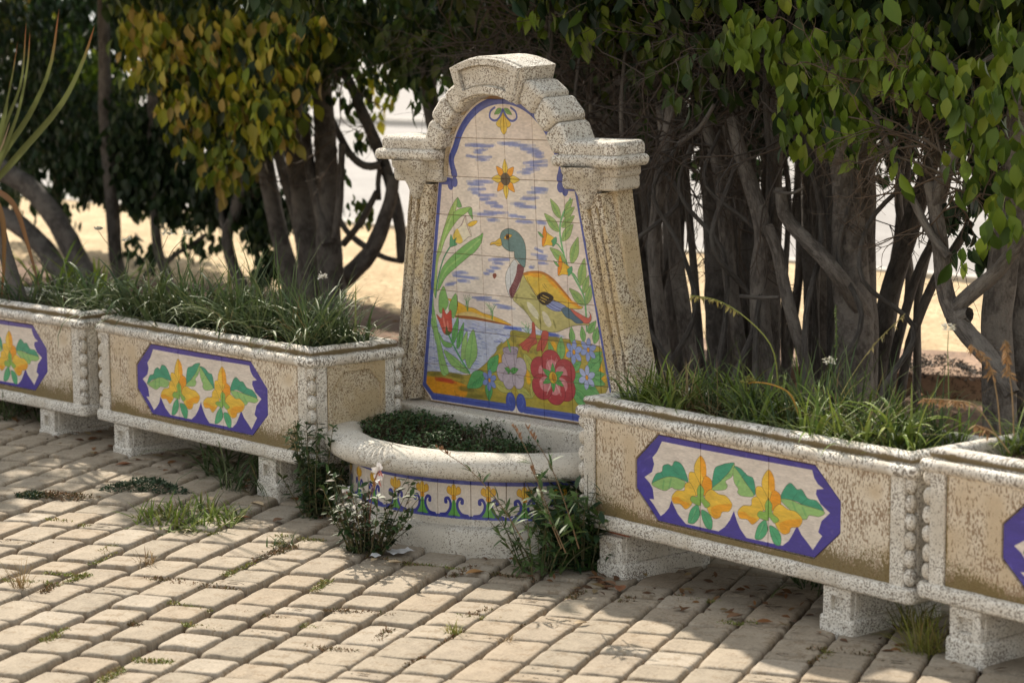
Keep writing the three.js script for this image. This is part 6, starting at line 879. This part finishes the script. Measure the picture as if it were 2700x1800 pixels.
{
  const g = [[-1.000,-8.243],[-0.865,-8.181],[-1.130,-8.499],[-1.140,-7.746],[-1.089,-7.816],[-1.226,-7.708],[-1.528,-6.821],[-1.195,-7.166],[-0.172,-6.446],[-0.025,-6.330],[1.146,-6.114],[0.859,-6.057],[0.966,-6.981],[1.154,-6.548],[1.157,-6.346],[-0.788,-7.426],[-1.323,-9.296],[-1.941,-9.480],[-2.136,-9.611],[1.076,-6.710],[1.429,-6.881],[-0.785,-7.397]];
  const T = (i, ...r) => tuft(r[0], at(...g[i]), ...r.slice(1));
  T(0, 'tall drooping green grass under the left planter, between its feet', 60, 0.34, 0.008, 'shade', { spread: 0.09, lean: 0.6, curl: 1.9 });
  T(1, 'fine wispy grass in front of the right foot of the left planter', 90, 0.22, 0.005, 'shade', { spread: 0.10, lean: 0.7, mix: 0.15 });
  T(2, 'broad grass blades leaning out from under the middle of the left planter', 24, 0.36, 0.012, 'shade', { spread: 0.05, lean: 0.8, curl: 1.6 });
  T(3, 'flat sunlit patch of bright green grass on the paving before the left planter', 420, 0.10, 0.010, 'fresh', { spread: 0.19, lean: 1.2, curl: 0.6, mix: 0.12 });
  T(4, 'straggling green grass at the right of the sunlit grass patch', 160, 0.10, 0.007, 'shade', { spread: 0.16, lean: 1.2, curl: 0.6, mix: 0.2 });
  T(5, 'low straw and green grass at the left of the sunlit grass patch', 60, 0.08, 0.006, 'shade', { spread: 0.08, lean: 1.2, curl: 0.5, mix: 0.4 });
  T(6, 'dry straw coloured grass tuft in the paving at the left edge', 46, 0.12, 0.003, 'dry', { spread: 0.02, lean: 0.6, curl: 0.8 });
  T(7, 'small bleached grass tuft in a paving joint, left of the middle', 44, 0.075, 0.004, 'dry', { spread: 0.03, lean: 0.9, curl: 0.8 });
  T(8, 'yellow grass tuft in a joint of the middle foreground paving', 40, 0.06, 0.005, 'straw', { spread: 0.025, lean: 0.6 });
  T(9, 'tiny pale tuft in a joint right of the yellow grass tuft', 22, 0.05, 0.004, 'dry', { spread: 0.02, lean: 0.7 });
  T(10, 'yellow-green grass tuft before the foot of the right edge planter', 110, 0.17, 0.005, 'straw', { spread: 0.05, lean: 0.7, curl: 0.9, mix: 0.2 });
  T(12, 'green grass drooping out from under the right planter', 44, 0.26, 0.009, 'shade', { spread: 0.08, lean: 0.8, curl: 2 });
  T(13, 'grass tuft between the feet of the two right planters', 90, 0.22, 0.008, 'fresh', { spread: 0.06, lean: 0.7, curl: 1.5 });
  T(14, 'fine yellowish grass in front of the gap between the two right planters', 60, 0.2, 0.005, 'straw', { spread: 0.05, lean: 0.8, curl: 1 });
  T(15, 'small green and dry tuft in the shaded paving left of the basin', 30, 0.07, 0.006, 'shade', { spread: 0.05, lean: 0.9, mix: 0.3 });
  T(16, 'green blades under the left corner of the left planter', 20, 0.16, 0.008, 'fresh', { spread: 0.06, lean: 0.9, curl: 1.3 });
  T(17, 'grass beside the foot of the left edge planter', 40, 0.12, 0.008, 'shade', { spread: 0.08, lean: 0.8 });
  T(18, 'dark grass growing under the left edge planter', 60, 0.2, 0.008, 'shade', { spread: 0.14, lean: 0.7 });
  T(19, 'small green grass tuft against the right foot of the right planter', 60, 0.14, 0.007, 'fresh', { spread: 0.05, lean: 0.8 });
  T(20, 'grass blades beside the foot of the right edge planter', 30, 0.18, 0.007, 'fresh', { spread: 0.06, lean: 0.7 });
}
function mat(name, label, p, rx, rz, h, n, cols, turn = 0) { // low cushion of tiny leaves
  const b = new MB(); for (let i = 0; i < n; i++) { const a = rr(0, 6.28), q = Math.sqrt(R()), lob = 1 + 0.3 * Math.sin(a * 3 + p.x * 9) , x = rx * q * Math.cos(a) * lob, z = rz * q * Math.sin(a) * lob, y = h * (1 - q * q) * rr(0.4, 1); const c = V(x * Math.cos(turn) - z * Math.sin(turn), y - 0.004, x * Math.sin(turn) + z * Math.cos(turn)); for (let k = 0; k < 3; k++) { const d = V(rr(-1, 1), rr(0, 1), rr(-1, 1)).normalize(); b.leaf(c, c.clone().addScaledVector(d, rr(0.008, 0.018)), V(rr(-1, 1), 1, rr(-1, 1)), rr(0.004, 0.007), vary(pick(cols), 0.3)); } }
  const m = b.build(name, M.weed); m.position.copy(p); return tag(m, label, 'weed');
}
{
  const g = [[-1.353,-8.201],[-1.743,-8.042],[-1.657,-8.049],[-1.147,-6.479],[-1.317,-6.333]];
  const DK = [[0.045, 0.085, 0.04], [0.06, 0.10, 0.05], [0.035, 0.07, 0.035]], BR = [[0.22, 0.13, 0.07], [0.17, 0.12, 0.055], [0.14, 0.13, 0.05], [0.30, 0.19, 0.11]];
  mat('ground_weed', 'dense dark green cushion weed on the paving before the left planter', at(...g[0]), 0.15, 0.085, 0.045, 520, DK, 0.3);
  mat('ground_weed', 'olive cushion weed on shaded paving near the left edge', at(...g[1]), 0.07, 0.04, 0.025, 170, [...DK, [0.12, 0.12, 0.03]], 0.2);
  mat('ground_weed', 'brown withered cushion weed on shaded paving, right of the olive one', at(...g[2]), 0.15, 0.04, 0.02, 240, BR, 0.2);
  // moss and dead growth along the joints: nobody could count it
  const spots = [[-1.422,-7.002],[-1.442,-6.827],[-1.342,-7.213],[-1.084,-6.955],[-1.073,-6.929],[-0.791,-7.456],[-0.761,-7.369],[-0.608,-6.932],[-0.756,-6.597],[-1.002,-6.669],[-1.146,-6.470],[-1.319,-6.333],[-0.605,-6.503],[-0.105,-6.628],[-0.523,-6.283],[-1.102,-6.000],[-0.280,-6.128],[0.192,-6.895],[0.591,-6.788],[0.731,-6.593],[0.669,-6.496],[-1.373,-6.962],[-1.341,-7.329],[-1.040,-7.562],[-0.830,-7.276],[-0.889,-7.103],[-0.952,-7.826],[-0.724,-7.522],[-1.624,-7.369],[-1.544,-7.665],[0.367,-6.865],[0.077,-6.507],[-0.112,-6.685],[-0.189,-6.355],[-0.382,-6.433],[-0.906,-6.448],[-1.010,-6.136],[-1.511,-6.900],[0.844,-6.076],[0.874,-6.119],[0.917,-6.162],[-0.924,-6.886],[-0.461,-6.664],[-0.399,-7.248],[-0.268,-7.200],[-0.168,-7.150],[0.001,-7.106],[0.513,-6.823]];
  const b = new MB(); for (const [x, z] of spots) { const r = rr(0.03, 0.07), al = rr(-0.2, 0.2) + (R() < 0.6 ? 1.22 : -0.35), br = R() < 0.5; for (let i = 0; i < 190; i++) { const l = rr(-1, 1) * r * 1.6, s = rr(-1, 1) * 0.016, p = at(x + l * Math.cos(al) - s * Math.sin(al), z - l * Math.sin(al) - s * Math.cos(al), -0.006); const d = V(rr(-1, 1), rr(0.1, 1.3), rr(-1, 1)).normalize(); b.leaf(p, p.clone().addScaledVector(d, rr(0.006, 0.016)), V(rr(-1, 1), 1, rr(-1, 1)), rr(0.003, 0.006), vary(pick(br ? BR : [[0.20, 0.24, 0.05], [0.26, 0.27, 0.08], [0.32, 0.25, 0.10]]), 0.35)); } }
  tag(b.build('joint_weeds', M.weed), 'small green and brown weeds growing in the joints of the paving', 'weeds', undefined, 'stuff');
}
// ---------------------------------------------------------------- fallen leaves, scraps, the slab behind
{
  const dead = (label, q, len, col, turn) => { const b = new MB(), p = at(q[0], q[1], 0.006); const g = grid(8, 5, (i, j) => { const k = i / 8, s = j / 5 - 0.5, w = Math.sin(Math.PI * Math.pow(k, 0.8)) * 0.46; return [(k - 0.5) * len, 0.16 * len * (Math.abs(s) * 1.6 * w * 2 + 0.5 * (k - 0.5) ** 2 + 0.12 * Math.sin(k * 7 + s * 5)), s * w * len, k, s]; }); const m = mesh('dry_leaf', g, std({ color: lin(...col), roughness: 0.85, side: THREE.DoubleSide })); m.position.copy(p); m.rotation.y = turn; tag(m, label, 'fallen leaf'); };
  const g = [[-0.122,-7.109],[0.337,-6.941],[0.200,-6.505],[-0.137,-6.989],[0.306,-7.018],[-0.921,-7.964],[-0.944,-7.761],[-0.820,-7.737],[0.430,-7.246],[0.662,-6.551],[-0.454,-7.216],[-0.389,-7.192],[-1.100,-8.020],[-0.146,-7.124],[-1.506,-8.604],[0.267,-7.080]];
  const T = [[0.36, 0.19, 0.07], [0.24, 0.10, 0.045], [0.50, 0.38, 0.24], [0.20, 0.11, 0.06]];
  [['ochre fallen leaf on the paving right in front of the basin', 0.075, 0, 0.5], ['dark rust fallen leaf beside the left foot of the right planter', 0.08, 1, 1.5], ['pale curled leaf on sunlit paving in front of the right planter', 0.05, 2, 0.3], , ['brown fallen leaf under the tall leafy weed', 0.06, 3, 2.2], ['tan fallen leaf beside the fine grass under the left planter', 0.07, 2, 2.4], ['rust fallen leaf behind the sunlit grass patch', 0.05, 1, 0.2], ['brown leaf lying right of the fine grass, before the left planter', 0.06, 3, 1], , ['crumpled brown leaf in front of the middle of the right planter', 0.07, 3, 0.6], ['tan leaf bits at the foot of the white flowered weed', 0.045, 2, 1.2], ['curled tan leaf just right of the paper scrap', 0.06, 2, 0.1], ['pale leaf standing in the fine grass before the left planter', 0.06, 2, 2], , ['reddish leaf beside the left foot of the left planter', 0.07, 1, 0.4], ['curled brown leaf between the weed thicket and the planter foot', 0.06, 3, 2.8]].forEach((e, i) => { if (e) dead(e[0], g[i], e[1], T[e[2]], e[3]); });
  const s = [[-0.374,-7.319],[-0.454,-7.261]]; [['torn white paper scrap at the foot of the basin', 0.05, 0], ['small white paper scrap left of the larger one, before the basin', 0.03, 1]].forEach(([l, k, i]) => { const m = mesh('paper_scrap', grid(6, 4, (a, c) => { const x = (a / 6 - 0.5) * k * 1.7, z = (c / 4 - 0.5) * k * (1 + 0.3 * Math.sin(a)); return [x, 0.012 + 0.012 * N3(x * 60, i, z * 60), z, a / 6, c / 4]; }), std({ color: lin(0.78, 0.78, 0.8), roughness: 0.7, side: THREE.DoubleSide })); m.position.copy(at(...s[i])); m.rotation.y = 0.6 + i; tag(m, l, 'paper'); });
  // leaf litter under the trees and along the row
  const b = new MB(); for (let i = 0; i < 1700; i++) { const near = R() < 0.25, p0 = near ? row(rr(-3.5, 3), rr(0.1, 0.55)) : row(rr(-7, 3), rr(-4.2, -0.4)), p = at(p0.x, p0.z, near ? 0.004 : 0.012), a = rr(0, 6.28), L = rr(0.02, near ? 0.05 : 0.08); b.leaf(p, p.clone().add(V(Math.cos(a) * L, rr(-0.004, 0.02), Math.sin(a) * L)), V(rr(-0.5, 0.5), 1, rr(-0.5, 0.5)), L * 0.45, vary(pick(R() < 0.85 ? C.rust : C.dry).map((x) => x * 0.7), 0.4)); }
  tag(b.build('leaf_litter', M.dry), 'brown leaf litter under the trees and along the planters', 'leaf litter', undefined, 'stuff');
  const q = [[1.962,-10.771]][0], p = at(q[0], q[1]); const slab = thing('concrete_slab', 'low concrete slab lying on the ground behind the trees at the right', 'slab', [p.x, p.y, p.z], FYAW + 0.35);
  mesh('slab', boxUV(rough(rbox(-1.6, 1.6, -0.05, 0.09, -0.55, 0.25, 0.012, 3), 0.006, 6)), std({ map: soilMap, color: lin(1.6, 1.7, 1.8), roughness: 0.95 }), slab);
  const h = [[1.959,0.170,-10.482,0.000]][0]; mat('clippings_heap', 'dark heap of dead clippings on the concrete slab behind the right trees', V(h[0], p.y + 0.09, h[2]), 0.30, 0.2, 0.10, 900, [[0.05, 0.042, 0.036], [0.035, 0.03, 0.026], [0.08, 0.065, 0.05]], 0).userData.category = 'heap';
}
renderer.render(scene, camera);
